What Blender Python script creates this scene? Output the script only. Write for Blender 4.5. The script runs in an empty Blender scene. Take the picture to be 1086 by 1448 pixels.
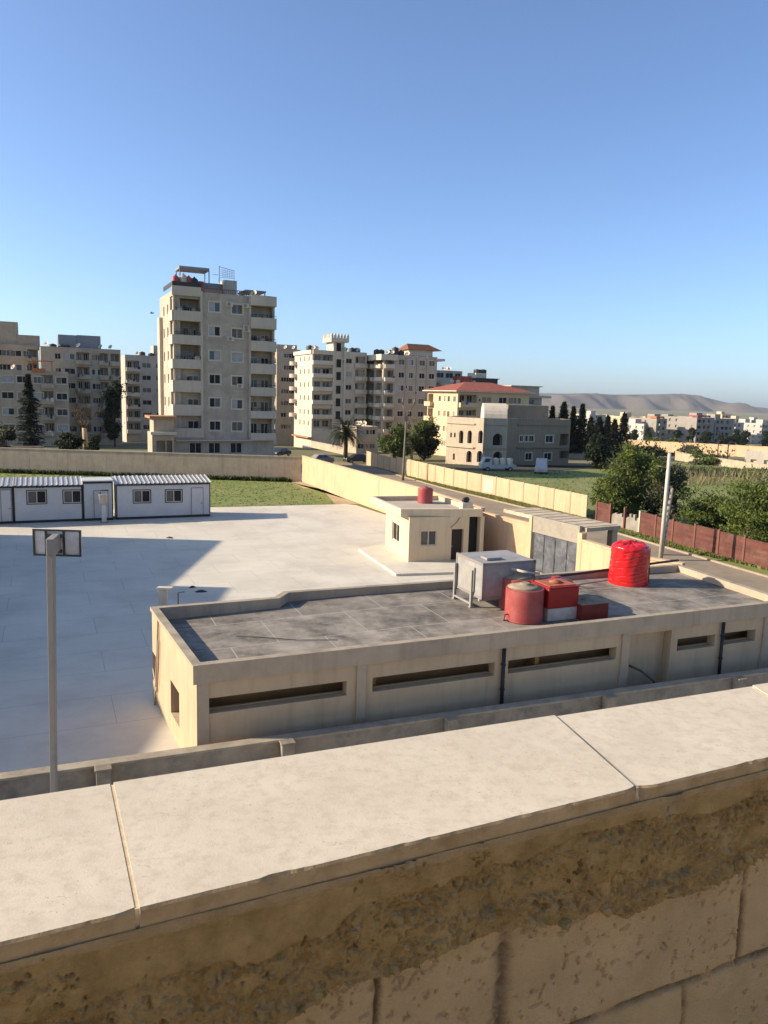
import bpy, bmesh, math, random
import numpy as np
from mathutils import Vector, Matrix
rnd = random.Random(7)
sc = bpy.context.scene
COL = sc.collection
R = math.radians
# ------------------------------------------------------------------ camera, sky, sun, exposure
F, CX, CY, H, Y0, ROLL = 1088.0, 543.0, 724.0, 10.3, 560.0, 0.028
_p = math.atan((CY - Y0) / F)
FWD = np.array([0, math.cos(_p), -math.sin(_p)]); _d = np.array([0, -math.sin(_p), -math.cos(_p)]); _r = np.array([1.0, 0, 0])
RT = _r * math.cos(ROLL) - _d * math.sin(ROLL); DN = _d * math.cos(ROLL) + _r * math.sin(ROLL)
cam = bpy.data.cameras.new("camera"); cam_o = bpy.data.objects.new("camera", cam); COL.objects.link(cam_o)
cam.sensor_fit = 'VERTICAL'; cam.sensor_height = 24.0; cam.lens = 24.0 * F / 1448.0
cam.clip_start = 0.05; cam.clip_end = 30000
M = Matrix.Identity(4)
for i in range(3):
    M[i][0], M[i][1], M[i][2] = RT[i], -DN[i], -FWD[i]
M[0][3], M[1][3], M[2][3] = 0, 0, H
cam_o.matrix_world = M
sc.camera = cam_o
SUN_AZ, SUN_EL = 267.0, 25.0
w = bpy.data.worlds.new("World"); sc.world = w; w.use_nodes = True
wn = w.node_tree.nodes
sky = wn.new('ShaderNodeTexSky'); sky.sky_type = 'NISHITA'; sky.sun_disc = False
sky.sun_elevation = R(SUN_EL); sky.sun_rotation = R(SUN_AZ); sky.air_density = 0.75; sky.dust_density = 1.1; sky.ozone_density = 5.0
hsv = wn.new('ShaderNodeHueSaturation'); hsv.inputs['Saturation'].default_value = 0.95; w.node_tree.links.new(sky.outputs[0], hsv.inputs['Color']); w.node_tree.links.new(hsv.outputs[0], wn['Background'].inputs[0]); wn['Background'].inputs[1].default_value = 0.11
sl = bpy.data.lights.new("sun", 'SUN'); sl.energy = 3.9; sl.angle = R(0.55); sl.color = (1.0, 0.86, 0.67)
so = bpy.data.objects.new("sun", sl); COL.objects.link(so); so.location = (-60, -20, 60)
sv = Vector((math.sin(R(SUN_AZ)) * math.cos(R(SUN_EL)), math.cos(R(SUN_AZ)) * math.cos(R(SUN_EL)), math.sin(R(SUN_EL))))
so.rotation_euler = sv.to_track_quat('Z', 'Y').to_euler()
sc.view_settings.view_transform = 'Standard'; sc.view_settings.look = 'None'; sc.view_settings.exposure = 1.1; sc.view_settings.gamma = 1.0
sc.render.engine = 'CYCLES'
sc.cycles.max_bounces = 6; sc.cycles.diffuse_bounces = 3; sc.cycles.glossy_bounces = 2; sc.cycles.transparent_max_bounces = 4; sc.cycles.volume_bounces = 0
sc.cycles.use_denoising = True

# ------------------------------------------------------------------ placing helpers: photo measurements -> metres
def ray(x, y): return FWD * F + RT * (x - CX) + DN * (y - CY)
def ter(y):                                        # height of the land: flat near, falling away towards the plain
    t = max(0.0, y - 110.0)
    return -0.035 * min(t, 340.0) - 0.0085 * max(min(t, 2600.0) - 340.0, 0.0)
def G(x, y, z=0.0):
    r = ray(x, y); t = (z - H) / r[2]; return (r[0] * t, r[1] * t, z)
def A(x, y, Y):
    r = ray(x, y); t = Y / r[1]; return (r[0] * t, Y, H + r[2] * t)
def hit(x, y, P, d):                               # (distance along a vertical plane, height)
    r = ray(x, y); n = (d[1], -d[0])
    t = (P[0] * n[0] + P[1] * n[1]) / (r[0] * n[0] + r[1] * n[1])
    return ((r[0] * t - P[0]) * d[0] + (r[1] * t - P[1]) * d[1], H + r[2] * t)

# ------------------------------------------------------------------ materials
MATS = {}
COOL = ('cabin', 'coping_marble', 'meadow', 'glass', 'dark', 'black', 'tyre', 'paint', 'red', 'leaf', 'grass', 'gate', 'sheet', 'tin', 'paving', 'lawn', 'tarp', 'steel', 'blind', 'hill', 'pink', 'far_grey', 'far_white', 'maroon', 'orange', 'earth', 'roof_screed', 'straw', 'flaking', 'car_')
def mat(name, col, col2=None, scale=1.0, rough=0.85, bump=0.0, bscale=None, spec=0.3, metal=0.0, detail=6.0, stain=None, stain_scale=0.4, stain_amt=0.5, tiles=None, coords='Object'):
    if name in MATS: return MATS[name]
    if not any(k in name for k in COOL):
        wf = lambda c: (min(1, c[0] * 1.03), c[1] * .955, c[2] * .82)
        col = wf(col); col2 = wf(col2) if col2 else None; stain = wf(stain) if stain else None
    m = bpy.data.materials.new(name); m.use_nodes = True; MATS[name] = m
    nt = m.node_tree; N = nt.nodes; L = nt.links; b = N['Principled BSDF']
    b.inputs['Roughness'].default_value = rough; b.inputs['Metallic'].default_value = metal
    b.inputs['Specular IOR Level'].default_value = spec
    tc = N.new('ShaderNodeTexCoord'); out = tc.outputs[coords]
    if col2 is None: col2 = tuple(c * 0.82 for c in col)
    nz = N.new('ShaderNodeTexNoise'); nz.inputs['Scale'].default_value = scale; nz.inputs['Detail'].default_value = detail; nz.inputs['Roughness'].default_value = 0.62
    L.new(out, nz.inputs['Vector'])
    rp = N.new('ShaderNodeValToRGB'); rp.color_ramp.elements[0].position = 0.33; rp.color_ramp.elements[1].position = 0.68
    rp.color_ramp.elements[0].color = (*col2, 1); rp.color_ramp.elements[1].color = (*col, 1)
    L.new(nz.outputs['Fac'], rp.inputs['Fac']); cur = rp.outputs['Color']
    if stain:
        n2 = N.new('ShaderNodeTexNoise'); n2.inputs['Scale'].default_value = stain_scale; n2.inputs['Detail'].default_value = 8; n2.inputs['Roughness'].default_value = 0.7
        L.new(out, n2.inputs['Vector'])
        r2 = N.new('ShaderNodeValToRGB'); r2.color_ramp.elements[0].position = 0.46; r2.color_ramp.elements[1].position = 0.66
        L.new(n2.outputs['Fac'], r2.inputs['Fac'])
        mu = N.new('ShaderNodeMath'); mu.operation = 'MULTIPLY'; mu.inputs[1].default_value = stain_amt; L.new(r2.outputs['Color'], mu.inputs[0])
        mx = N.new('ShaderNodeMix'); mx.data_type = 'RGBA'; L.new(mu.outputs[0], mx.inputs['Factor']); L.new(cur, mx.inputs['A']); mx.inputs['B'].default_value = (*stain, 1)
        cur = mx.outputs['Result']
    if any(k in name for k in ('render', 'stucco', 'stone', 'cream_paint')):      # rain streaks
        mp_ = N.new('ShaderNodeMapping'); mp_.inputs['Scale'].default_value = (1, 1, 0.10); L.new(out, mp_.inputs['Vector'])
        n6 = N.new('ShaderNodeTexNoise'); n6.inputs['Scale'].default_value = 2.6; n6.inputs['Detail'].default_value = 7; n6.inputs['Roughness'].default_value = .68; L.new(mp_.outputs['Vector'], n6.inputs['Vector'])
        r6 = N.new('ShaderNodeValToRGB'); r6.color_ramp.elements[0].position = .50; r6.color_ramp.elements[1].position = .74; r6.color_ramp.elements[1].color = (.42,) * 3 + (1,); L.new(n6.outputs['Fac'], r6.inputs['Fac'])
        x6 = N.new('ShaderNodeMix'); x6.data_type = 'RGBA'; L.new(r6.outputs['Color'], x6.inputs['Factor']); L.new(cur, x6.inputs['A']); x6.inputs['B'].default_value = tuple(c * .52 for c in col2) + (1,); cur = x6.outputs['Result']
    bh = None
    if tiles:                                       # (width, height, joint, joint colour, rotation, contrast)
        tw, th, jt, jc, rot, amt = tiles
        mp = N.new('ShaderNodeMapping'); mp.inputs['Rotation'].default_value = rot if isinstance(rot, tuple) else (0, 0, rot); L.new(out, mp.inputs['Vector'])
        br = N.new('ShaderNodeTexBrick'); br.inputs['Scale'].default_value = 1.0; br.inputs['Brick Width'].default_value = tw; br.inputs['Row Height'].default_value = th
        br.inputs['Mortar Size'].default_value = jt; br.inputs['Mortar Smooth'].default_value = 0.2; br.inputs['Bias'].default_value = 0
        br.inputs['Color1'].default_value = (1, 1, 1, 1); br.inputs['Color2'].default_value = (1 - amt,) * 3 + (1,); br.inputs['Mortar'].default_value = (1, 1, 1, 1)
        L.new(mp.outputs['Vector'], br.inputs['Vector'])
        m1 = N.new('ShaderNodeMix'); m1.data_type = 'RGBA'; m1.blend_type = 'MULTIPLY'; m1.inputs['Factor'].default_value = 1; L.new(cur, m1.inputs['A']); L.new(br.outputs['Color'], m1.inputs['B'])
        m2 = N.new('ShaderNodeMix'); m2.data_type = 'RGBA'; L.new(br.outputs['Fac'], m2.inputs['Factor']); L.new(m1.outputs['Result'], m2.inputs['A']); m2.inputs['B'].default_value = (*jc, 1)
        cur = m2.outputs['Result']
    L.new(cur, b.inputs['Base Color'])
    if bump > 0:
        n3 = N.new('ShaderNodeTexNoise'); n3.inputs['Scale'].default_value = bscale or scale * 6; n3.inputs['Detail'].default_value = 8; n3.inputs['Roughness'].default_value = 0.65
        L.new(out, n3.inputs['Vector'])
        bp = N.new('ShaderNodeBump'); bp.inputs['Strength'].default_value = bump; bp.inputs['Distance'].default_value = 0.02
        L.new(n3.outputs['Fac'], bp.inputs['Height']); L.new(bp.outputs['Normal'], b.inputs['Normal'])
    return m
def leafmat(name, col, col2, scale=0.8):
    m = mat(name, col, col2, scale=scale, rough=0.6, spec=0.25, detail=3)
    if m.get('lf'): return m
    m['lf'] = 1
    nt = m.node_tree; b = nt.nodes['Principled BSDF']; o = nt.nodes['Material Output']
    t = nt.nodes.new('ShaderNodeBsdfTranslucent'); mx = nt.nodes.new('ShaderNodeMixShader'); mx.inputs[0].default_value = 0.3
    src = b.inputs['Base Color'].links[0].from_socket
    nt.links.new(src, t.inputs['Color']); nt.links.new(b.outputs[0], mx.inputs[1]); nt.links.new(t.outputs[0], mx.inputs[2]); nt.links.new(mx.outputs[0], o.inputs['Surface'])
    return m

# ------------------------------------------------------------------ object helpers
OFF = {}
def thing(name, label, cat, loc, group=None):
    o = bpy.data.objects.new(name, None); COL.objects.link(o); o.location = loc; o.empty_display_size = 0.3
    o['label'] = label; o['category'] = cat
    if group: o['group'] = group
    OFF[o.name] = tuple(loc); return o
class MB:
    def __init__(s): s.v = []; s.f = []; s.m = []; s.sm = []
    def add(s, vs, fs, mi=0, smooth=False):
        b = len(s.v); s.v += [tuple(x) for x in vs]
        for f in fs: s.f.append([i + b for i in f]); s.m.append(mi); s.sm.append(smooth)
    def quad(s, a, b, c, d, mi=0): s.add([a, b, c, d], [(0, 1, 2, 3)], mi)
    def obox(s, o, d, x0, x1, y0, y1, z0, z1, mi=0):
        """box in the frame of origin o and unit direction d (x along d, y to its left)"""
        e = (-d[1], d[0]); vs = []
        for z in (z0, z1):
            for (x, y) in ((x0, y0), (x1, y0), (x1, y1), (x0, y1)):
                vs.append((o[0] + d[0] * x + e[0] * y, o[1] + d[1] * x + e[1] * y, z))
        s.add(vs, [(0, 3, 2, 1), (4, 5, 6, 7), (0, 1, 5, 4), (1, 2, 6, 5), (2, 3, 7, 6), (3, 0, 4, 7)], mi)
    def box(s, x0, x1, y0, y1, z0, z1, mi=0): s.obox((0, 0), (1, 0), x0, x1, y0, y1, z0, z1, mi)
    def lathe(s, c, prof, n=24, mi=0, smooth=True, cap=True, wob=None):
        vs = []
        for k, (r, z) in enumerate(prof):
            for i in range(n):
                a = 2 * math.pi * i / n; rr = r * (1 + (wob(a, z) if wob else 0)); vs.append((c[0] + rr * math.cos(a), c[1] + rr * math.sin(a), c[2] + z))
        fs = []
        for k in range(len(prof) - 1):
            for i in range(n): fs.append((k * n + i, k * n + (i + 1) % n, (k + 1) * n + (i + 1) % n, (k + 1) * n + i))
        s.add(vs, fs, mi, smooth)
        if cap:
            b = len(s.v) - len(vs); s.f.append([b + (len(prof) - 1) * n + i for i in range(n)]); s.m.append(mi); s.sm.append(False)
            s.f.append([b + i for i in range(n)][::-1]); s.m.append(mi); s.sm.append(False)
    def tube(s, pts, rad, n=8, mi=0, smooth=True):
        pts = [Vector(p) for p in pts]; rs = rad if isinstance(rad, (list, tuple)) else [rad] * len(pts); rings = []
        up = None
        for k, p in enumerate(pts):
            t = ((pts[min(k + 1, len(pts) - 1)] - pts[max(k - 1, 0)])).normalized()
            if up is None: up = Vector((0, 0, 1)) if abs(t.z) < 0.9 else Vector((1, 0, 0))
            a = t.cross(up); a = a.normalized() if a.length > 1e-4 else t.orthogonal().normalized(); b2 = t.cross(a).normalized(); up = -b2 if False else up
            rings.append([tuple(p + (a * math.cos(2 * math.pi * i / n) + b2 * math.sin(2 * math.pi * i / n)) * rs[k]) for i in range(n)])
        vs = [v for r_ in rings for v in r_]; fs = []
        for k in range(len(pts) - 1):
            for i in range(n): fs.append((k * n + i, k * n + (i + 1) % n, (k + 1) * n + (i + 1) % n, (k + 1) * n + i))
        fs.append(tuple(range(n))[::-1]); fs.append(tuple((len(pts) - 1) * n + i for i in range(n)))
        s.add(vs, fs, mi, smooth)
    def prism(s, poly, z0, z1, mi=0):
        n = len(poly); vs = [(p[0], p[1], z0) for p in poly] + [(p[0], p[1], z1) for p in poly]
        s.add(vs, [tuple(range(n))[::-1], tuple(range(n, 2 * n))] + [(i, (i + 1) % n, n + (i + 1) % n, n + i) for i in range(n)], mi)
    def build(s, name, mats, parent=None, bevel=0.0, label=None):
        off = OFF.get(parent.name, (0, 0, 0)) if parent else (0, 0, 0)
        me = bpy.data.meshes.new(name); me.from_pydata([(a - off[0], b - off[1], c - off[2]) for a, b, c in s.v], [], s.f)
        for m_ in (mats if isinstance(mats, (list, tuple)) else [mats]): me.materials.append(m_)
        me.polygons.foreach_set('material_index', s.m); me.polygons.foreach_set('use_smooth', s.sm); me.update()
        o = bpy.data.objects.new(name, me); COL.objects.link(o)
        if parent: o.parent = parent; OFF[o.name] = off
        if bevel:
            md = o.modifiers.new('bevel', 'BEVEL'); md.width = bevel; md.segments = 2; md.limit_method = 'ANGLE'; md.angle_limit = R(40)
        if label: o['label'] = label
        return o
def tag(o, label, cat, group=None):
    o['label'] = label; o['category'] = cat
    if group: o['group'] = group
    return o
def one(mb, name, mats, label, cat, group=None, bevel=0.0): return tag(mb.build(name, mats, None, bevel), label, cat, group)
def struct(mb, name, m, kind='structure'):
    o = mb.build(name, m); o['kind'] = kind; return o
def copy_tree(o, parent=None):
    c = o.copy(); COL.objects.link(c); c.parent = parent
    for ch in o.children: copy_tree(ch, c)
    return c

# ------------------------------------------------------------------ palette
asphalt = mat('asphalt', (0.30, 0.255, 0.20), (0.22, 0.19, 0.155), 0.5, 0.95, 0.3, 20, stain=(0.13, 0.115, 0.10), stain_scale=0.12, stain_amt=0.4)
paving = mat('paving', (0.66, 0.60, 0.475), (0.575, 0.52, 0.41), 0.22, 0.75, 0.2, 30, stain=(0.40, 0.355, 0.285), stain_scale=0.30, stain_amt=0.45, tiles=(3.6, 2.4, 0.012, (0.36, 0.32, 0.28), R(-24), 0.05))
earth = mat('earth', (0.24, 0.19, 0.11), (0.14, 0.13, 0.05), 0.06, 0.95, 0.5, 2.0, stain=(0.07, 0.10, 0.025), stain_scale=0.025, stain_amt=0.9)
lawn = mat('lawn', (0.21, 0.235, 0.065), (0.115, 0.155, 0.03), 0.8, 0.95, 0.8, 3, stain=(0.24, 0.20, 0.09), stain_scale=0.14, stain_amt=0.55)
peach = mat('peach_render', (0.57, 0.415, 0.285), (0.51, 0.365, 0.25), 0.6, 0.9, 0.12, 40, stain=(0.36, 0.27, 0.18), stain_scale=0.5, stain_amt=0.3)
peach_old = mat('weathered_peach_render', (0.47, 0.365, 0.25), (0.40, 0.31, 0.215), 0.7, 0.92, 0.2, 30, stain=(0.27, 0.22, 0.16), stain_scale=0.9, stain_amt=0.45)
cream = mat('cream_paint', (0.64, 0.515, 0.325), (0.59, 0.47, 0.295), 0.8, 0.8, 0.08, 40, stain=(0.46, 0.37, 0.25), stain_scale=0.7, stain_amt=0.22)
concrete = mat('concrete', (0.40, 0.355, 0.29), (0.29, 0.26, 0.215), 1.6, 0.92, 0.4, 30, stain=(0.15, 0.135, 0.115), stain_scale=1.2, stain_amt=0.55)
roofc = mat('roof_screed', (0.35, 0.305, 0.245), (0.20, 0.175, 0.14), 1.3, 0.9, 0.5, 25, stain=(0.055, 0.05, 0.043), stain_scale=0.62, stain_amt=0.85, tiles=(2.9, 2.3, 0.018, (0.36, 0.32, 0.26), R(-23), 0.25))
dark = mat('dark_void', (0.012, 0.011, 0.010), (0.008, 0.008, 0.008), 2, 0.6)
glass = mat('window_glass', (0.035, 0.04, 0.045), (0.02, 0.022, 0.026), 0.7, 0.08, spec=0.6)
blind = mat('blind', (0.42, 0.41, 0.39), (0.30, 0.29, 0.28), 1.2, 0.5)
curtain = mat('curtain', (0.16, 0.15, 0.14), (0.09, 0.085, 0.08), 3.0, 0.5)
shutter = mat('roller_shutter', (0.30, 0.24, 0.17), (0.22, 0.18, 0.13), 3.0, .7)
white_frame = mat('white_frame', (0.62, 0.60, 0.56), None, 3, 0.5)
steel = mat('grey_steel', (0.30, 0.27, 0.235), (0.22, 0.20, 0.175), 3, 0.55, 0.15, 20, stain=(0.17, 0.11, 0.07), stain_scale=3, stain_amt=0.4)
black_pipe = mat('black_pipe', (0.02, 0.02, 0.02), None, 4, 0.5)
rust = mat('dark_metal', (0.05, 0.045, 0.04), (0.03, 0.027, 0.025), 4, 0.6)

# ------------------------------------------------------------------ land, yard, street
mb = MB()
xs = sorted(set([-14000, -9000, -5000, -3000, -1800, -900, -500, -250, -120, -60, 0, 60, 120, 250, 500, 900, 1800, 3000, 5000, 9000, 14000]))
ys = [-400, -100, 0, 40, 80, 110, 130, 160, 200, 250, 320, 400, 450, 600, 900, 1400, 2000, 2710, 4000, 7000, 14000]
vs = [(x, y, ter(y)) for y in ys for x in xs]; n = len(xs)
mb.add(vs, [(j * n + i, j * n + i + 1, (j + 1) * n + i + 1, (j + 1) * n + i) for j in range(len(ys) - 1) for i in range(n - 1)], 0, True)
struct(mb, 'ground', earth)
WALL = [(-9.8, 90.5), (-3.6, 76.0), (2.58, 62.0), (6.5, 50.8), (9.0, 46.5)]       # street side wall, far to near
FENCE = [(-2.9, 118.2), (1.49, 105.0), (7.9, 88.4), (11.75, 81.0), (14.86, 73.9), (17.9, 67.2)]
PINK = [(18.3, 65.6), (21.4, 56.2), (24.5, 47.6), (28.5, 36.5)]
def sheet(poly, z, name, m):
    zf = z if callable(z) else (lambda y: z)
    bm = bmesh.new(); bm.faces.new([bm.verts.new((p[0], p[1], 0)) for p in poly]); bm.normal_update()
    bmesh.ops.triangulate(bm, faces=bm.faces[:])
    bmesh.ops.bisect_plane(bm, geom=bm.verts[:] + bm.edges[:] + bm.faces[:], dist=1e-5, plane_co=(0, 110, 0), plane_no=(0, 1, 0))
    for f in bm.faces:
        if f.normal.z < 0: f.normal_flip()
    for v in bm.verts: v.co.z = zf(v.co.y)
    bm.verts.index_update(); b = MB(); b.add([tuple(v.co) for v in bm.verts], [tuple(v.index for v in f.verts) for f in bm.faces]); bm.free(); return struct(b, name, m)
ed0, ed1 = G(300, 717.5), G(489, 713)
sheet([(-70, 1.5), (18, 9), (20, 30), (13.2, 37), (11.1, 42.7), (9, 46.5), (6.4, 50.8), (2.5, 62), (ed1[0] + 1, ed1[1] - 0.5), ed1[:2], ed0[:2], (-29, 63.5), (-70, 47)], 0.012, 'yard_paving', paving)
sheet([(-70, 47.2), (-29, 63.7), (ed0[0], ed0[1] + .1), (ed1[0], ed1[1] + .1), (-9.9, 90), (-70, 91.5)], 0.016, 'grass_plot', lawn)
st_l = [(-60, 112), (-30, 108), (-9.6, 91.2), (2.8, 62.2), (6.8, 51), (11.5, 43), (13.5, 37.5), (20, 28), (26, 8)]
st_r = [(-60, 125), (-26, 124), (-5, 116), (0.2, 104.5), (6.6, 87.6), (13.4, 73.2), (17.0, 64.5), (20.0, 55.6), (23.0, 47.0), (27.2, 35.5), (36, 12)]
sheet(st_l + st_r[::-1], lambda y: ter(y) + 0.02, 'street', asphalt)
kb = MB()
for a, b in zip(st_r[1:-1], st_r[2:]):
    L_ = math.hypot(b[0] - a[0], b[1] - a[1]); d = ((b[0] - a[0]) / L_, (b[1] - a[1]) / L_)
    kb.obox(a, d, 0, L_ - 0.01, 0, 0.18, -0.3, 0.13)
struct(kb, 'kerb', mat('kerb_stone', (0.36, 0.31, 0.25), None, 2, 0.9, 0.3))
meadow = mat('meadow_grass', (0.205, 0.225, 0.062), (0.12, 0.15, 0.036), 0.35, .95, .9, 3, stain=(0.27, 0.225, 0.11), stain_scale=.09, stain_amt=.45)
sheet(FENCE + [(18.6, 66.2), (60, 75), (120, 84), (120, 128), (30, 124)], lambda y: ter(y) + 0.03, 'field', meadow)
sheet([(p[0] + .2, p[1]) for p in st_r[2:]] + PINK[::-1] + FENCE[::-1][:-1], lambda y: ter(y) + 0.035, 'verge', lawn)
sheet([(PINK[0][0] + .1, PINK[0][1]), (PINK[1][0] + .1, PINK[1][1]), (PINK[2][0] + .1, PINK[2][1]), (PINK[3][0] + .1, PINK[3][1]), (60, 40), (70, 76), (18.6, 66.2)], 0.025, 'scrubland', meadow)
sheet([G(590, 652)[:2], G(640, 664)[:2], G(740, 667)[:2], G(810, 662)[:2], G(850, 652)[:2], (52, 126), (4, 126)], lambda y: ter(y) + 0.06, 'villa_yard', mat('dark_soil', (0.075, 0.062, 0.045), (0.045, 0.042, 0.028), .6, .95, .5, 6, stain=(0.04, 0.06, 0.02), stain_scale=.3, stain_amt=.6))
sheet([G(455, 692)[:2], G(474, 713)[:2], (ed1[0] + 1.3, ed1[1] + .1), (-3.75, 75.9), (-9.9, 90.3), (-11.0, 89.2), (-8.9, 84)], .024, 'soil_patch', mat('bare_soil', (0.46, 0.38, 0.27), (0.35, 0.285, 0.20), .8, .95, .5, 6, stain=(0.16, 0.16, 0.06), stain_scale=.7, stain_amt=.35))
sheet([(34, 128), (150, 136), (220, 190), (120, 200), (46, 150)], lambda y: ter(y) + 0.15, 'meadow', meadow)

# ------------------------------------------------------------------ distant hills
def hills():
    rng = np.random.RandomState(3)
    prof = [(-6000, 0), (300, 20), (900, 52), (1117, 60), (1350, 64), (1540, 62), (1750, 70), (1966, 81), (2080, 72), (2200, 38), (2380, 8), (2560, -8), (3000, -15), (4600, -30), (8000, -32)]
    px = np.linspace(-5000, 8000, 420); base = np.interp(px, [p[0] for p in prof], [p[1] for p in prof])
    k = np.ones(7) / 7; base = np.convolve(np.pad(base, 3, 'edge'), k, 'valid')
    depth = np.linspace(0, 1, 46); b = MB(); vs = []
    ph = rng.rand(12) * 6.28; fr = rng.uniform(0.004, 0.03, 12)
    for j, t in enumerate(depth):
        for i, x in enumerate(px):
            rid = sum(math.sin(x * fr[q] + ph[q] + 2.2 * math.sin(3.0 * t + q)) / (1 + q * 0.35) for q in range(9)) * 11.0
            env = math.sin(min(t, 0.62) / 0.62 * math.pi / 2) ** 1.25
            z = -36 + (base[i] + 36) * env + (rid + 14 * abs(math.sin(x * .011 + 2.5 * t + math.sin(x * .004))) * -1 + 7 * math.sin(x * .05 + 6 * t + 2 * math.sin(x * .013))) * math.sin(min(t / 0.62, 1) * math.pi) ** 0.7 * 2.0 * min(1, max(.12, (base[i] + 20) / 85)) + (rid * 0.10 if t >= .6 else 0)
            if t > 0.62: z -= (t - 0.62) * 120
            vs.append((x, 4780 + t * 560 + 60 * math.sin(x * 0.004), z))
    n = len(px); b.add(vs, [(j * n + i, j * n + i + 1, (j + 1) * n + i + 1, (j + 1) * n + i) for j in range(45) for i in range(n - 1)], 0, True)
    struct(b, 'hills', mat('hill_rock', (0.15, 0.122, 0.095), (0.08, 0.066, 0.053), 0.004, 0.95, stain=(0.075, 0.07, 0.055), stain_scale=0.004, stain_amt=0.8, detail=9))
hills()

# ------------------------------------------------------------------ building kit
def facade(b, P, d, W, z0, z1, ops, mi=0):
    """wall from P along d with real openings: (s0, s1, za, zb, depth, back?, arch)"""
    e = (-d[1], d[0])                                # inward
    pt = lambda s_, y, z: (P[0] + d[0] * s_ + e[0] * y, P[1] + d[1] * s_ + e[1] * y, z)
    xs = sorted({0.0, W} | {o[0] for o in ops} | {o[1] for o in ops}); zs = sorted({z0, z1} | {o[2] for o in ops} | {o[3] for o in ops})
    for i in range(len(xs) - 1):
        for j in range(len(zs) - 1):
            cx, cz = (xs[i] + xs[i + 1]) / 2, (zs[j] + zs[j + 1]) / 2
            if any(o[0] < cx < o[1] and o[2] < cz < o[3] for o in ops): continue
            b.quad(pt(xs[i], 0, zs[j]), pt(xs[i + 1], 0, zs[j]), pt(xs[i + 1], 0, zs[j + 1]), pt(xs[i], 0, zs[j + 1]), mi)
    for o in ops:
        s0, s1, za, zb, dp, back = o[:6]
        b.quad(pt(s0, 0, za), pt(s1, 0, za), pt(s1, dp, za), pt(s0, dp, za), mi); b.quad(pt(s0, 0, zb), pt(s0, dp, zb), pt(s1, dp, zb), pt(s1, 0, zb), mi)
        b.quad(pt(s0, 0, za), pt(s0, dp, za), pt(s0, dp, zb), pt(s0, 0, zb), mi); b.quad(pt(s1, 0, za), pt(s1, 0, zb), pt(s1, dp, zb), pt(s1, dp, za), mi)
        if back: b.quad(pt(s0, dp, za), pt(s1, dp, za), pt(s1, dp, zb), pt(s0, dp, zb), mi)
        if len(o) > 6 and o[6]:                       # pointed or round arch head: two spandrels flush with the wall
            r = (s1 - s0) / 2; k = o[6]; m = 8
            for sg in (-1, 1):
                arc = [(s0 + r + sg * r * math.cos(math.pi / 2 * q / m), zb - r * k + r * k * math.sin(math.pi / 2 * q / m) ** (0.8 if k > 1 else 1)) for q in range(m + 1)]
                cor = (s0 + r + sg * r, zb)
                for q in range(m):
                    a_, b_ = arc[q], arc[q + 1]
                    for y in (0.003,):
                        f = [pt(a_[0], y, a_[1]), pt(b_[0], y, b_[1]), pt(cor[0], y, cor[1])]
                        b.add(f, [(0, 1, 2)] if sg > 0 else [(0, 2, 1)], mi)
                    b.quad(pt(a_[0], 0.003, a_[1]), pt(b_[0], 0.003, b_[1]), pt(b_[0], dp, b_[1]), pt(a_[0], dp, a_[1]), mi)
WCACHE = {}
def window(root, P, d, s0, s1, za, zb, depth, style='glass', frame=True, name='window'):
    """a window (frame mesh with its pane below it) set in an opening; equal windows share their meshes"""
    w_, h_ = round(s1 - s0, 2), round(zb - za, 2); key = (w_, h_, style, frame)
    pm = {'glass': glass, 'dark': dark, 'blind': blind, 'curtain': curtain, 'shutter': shutter}[style.split('+')[0]]
    if key not in WCACHE:
        p = MB(); p.quad((-w_ / 2, 0.03, 0), (w_ / 2, 0.03, 0), (w_ / 2, 0.03, h_), (-w_ / 2, 0.03, h_))
        if '+' in style: p.quad((-w_ / 2, 0.012, 0.02), (0, 0.012, 0.02), (0, 0.012, h_), (-w_ / 2, 0.012, h_), 1)
        po = p.build('pane', [pm, {'blind': blind, 'curtain': curtain, 'glass': glass, 'dark': dark}[style.split('+')[1] if '+' in style else 'glass']])
        fm = MB(); t = 0.06
        if frame:
            for q in ((-w_ / 2, w_ / 2, 0, t), (-w_ / 2, w_ / 2, h_ - t, h_), (-w_ / 2, -w_ / 2 + t, t, h_ - t), (w_ / 2 - t, w_ / 2, t, h_ - t), (-t / 2, t / 2, t, h_ - t)):
                fm.box(q[0], q[1], -0.03, 0.028, q[2], q[3])
        fo = fm.build('frame', white_frame) if frame else None
        WCACHE[key] = (po.data, fo.data if fo else None)
        bpy.data.objects.remove(po)
        if fo: bpy.data.objects.remove(fo)
    pd, fd = WCACHE[key]; e = (-d[1], d[0]); c = (s0 + s1) / 2; off = OFF[root.name]
    loc = (P[0] + d[0] * c + e[0] * (depth - 0.035) - off[0], P[1] + d[1] * c + e[1] * (depth - 0.035) - off[1], za - off[2])
    o = bpy.data.objects.new(name, fd or pd); COL.objects.link(o); o.parent = root; o.location = loc; o.rotation_euler = (0, 0, math.atan2(d[1], d[0]))
    if fd:
        q = bpy.data.objects.new('pane', pd); COL.objects.link(q); q.parent = o
    return o
def inset(poly, t):
    out = []; n = len(poly)
    for i in range(n):
        a, b, c = poly[i - 1], poly[i], poly[(i + 1) % n]
        d1 = Vector((b[0] - a[0], b[1] - a[1])).normalized(); d2 = Vector((c[0] - b[0], c[1] - b[1])).normalized()
        n1 = Vector((-d1.y, d1.x)); n2 = Vector((-d2.y, d2.x)); m = n1 + n2; m = m / max(0.3, m.dot(n1)); out.append((b[0] + m.x * t, b[1] + m.y * t))
    return out
def edge(pts, i):
    a, b = pts[i], pts[(i + 1) % len(pts)]; L_ = math.hypot(b[0] - a[0], b[1] - a[1]); return a, ((b[0] - a[0]) / L_, (b[1] - a[1]) / L_), L_
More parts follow.
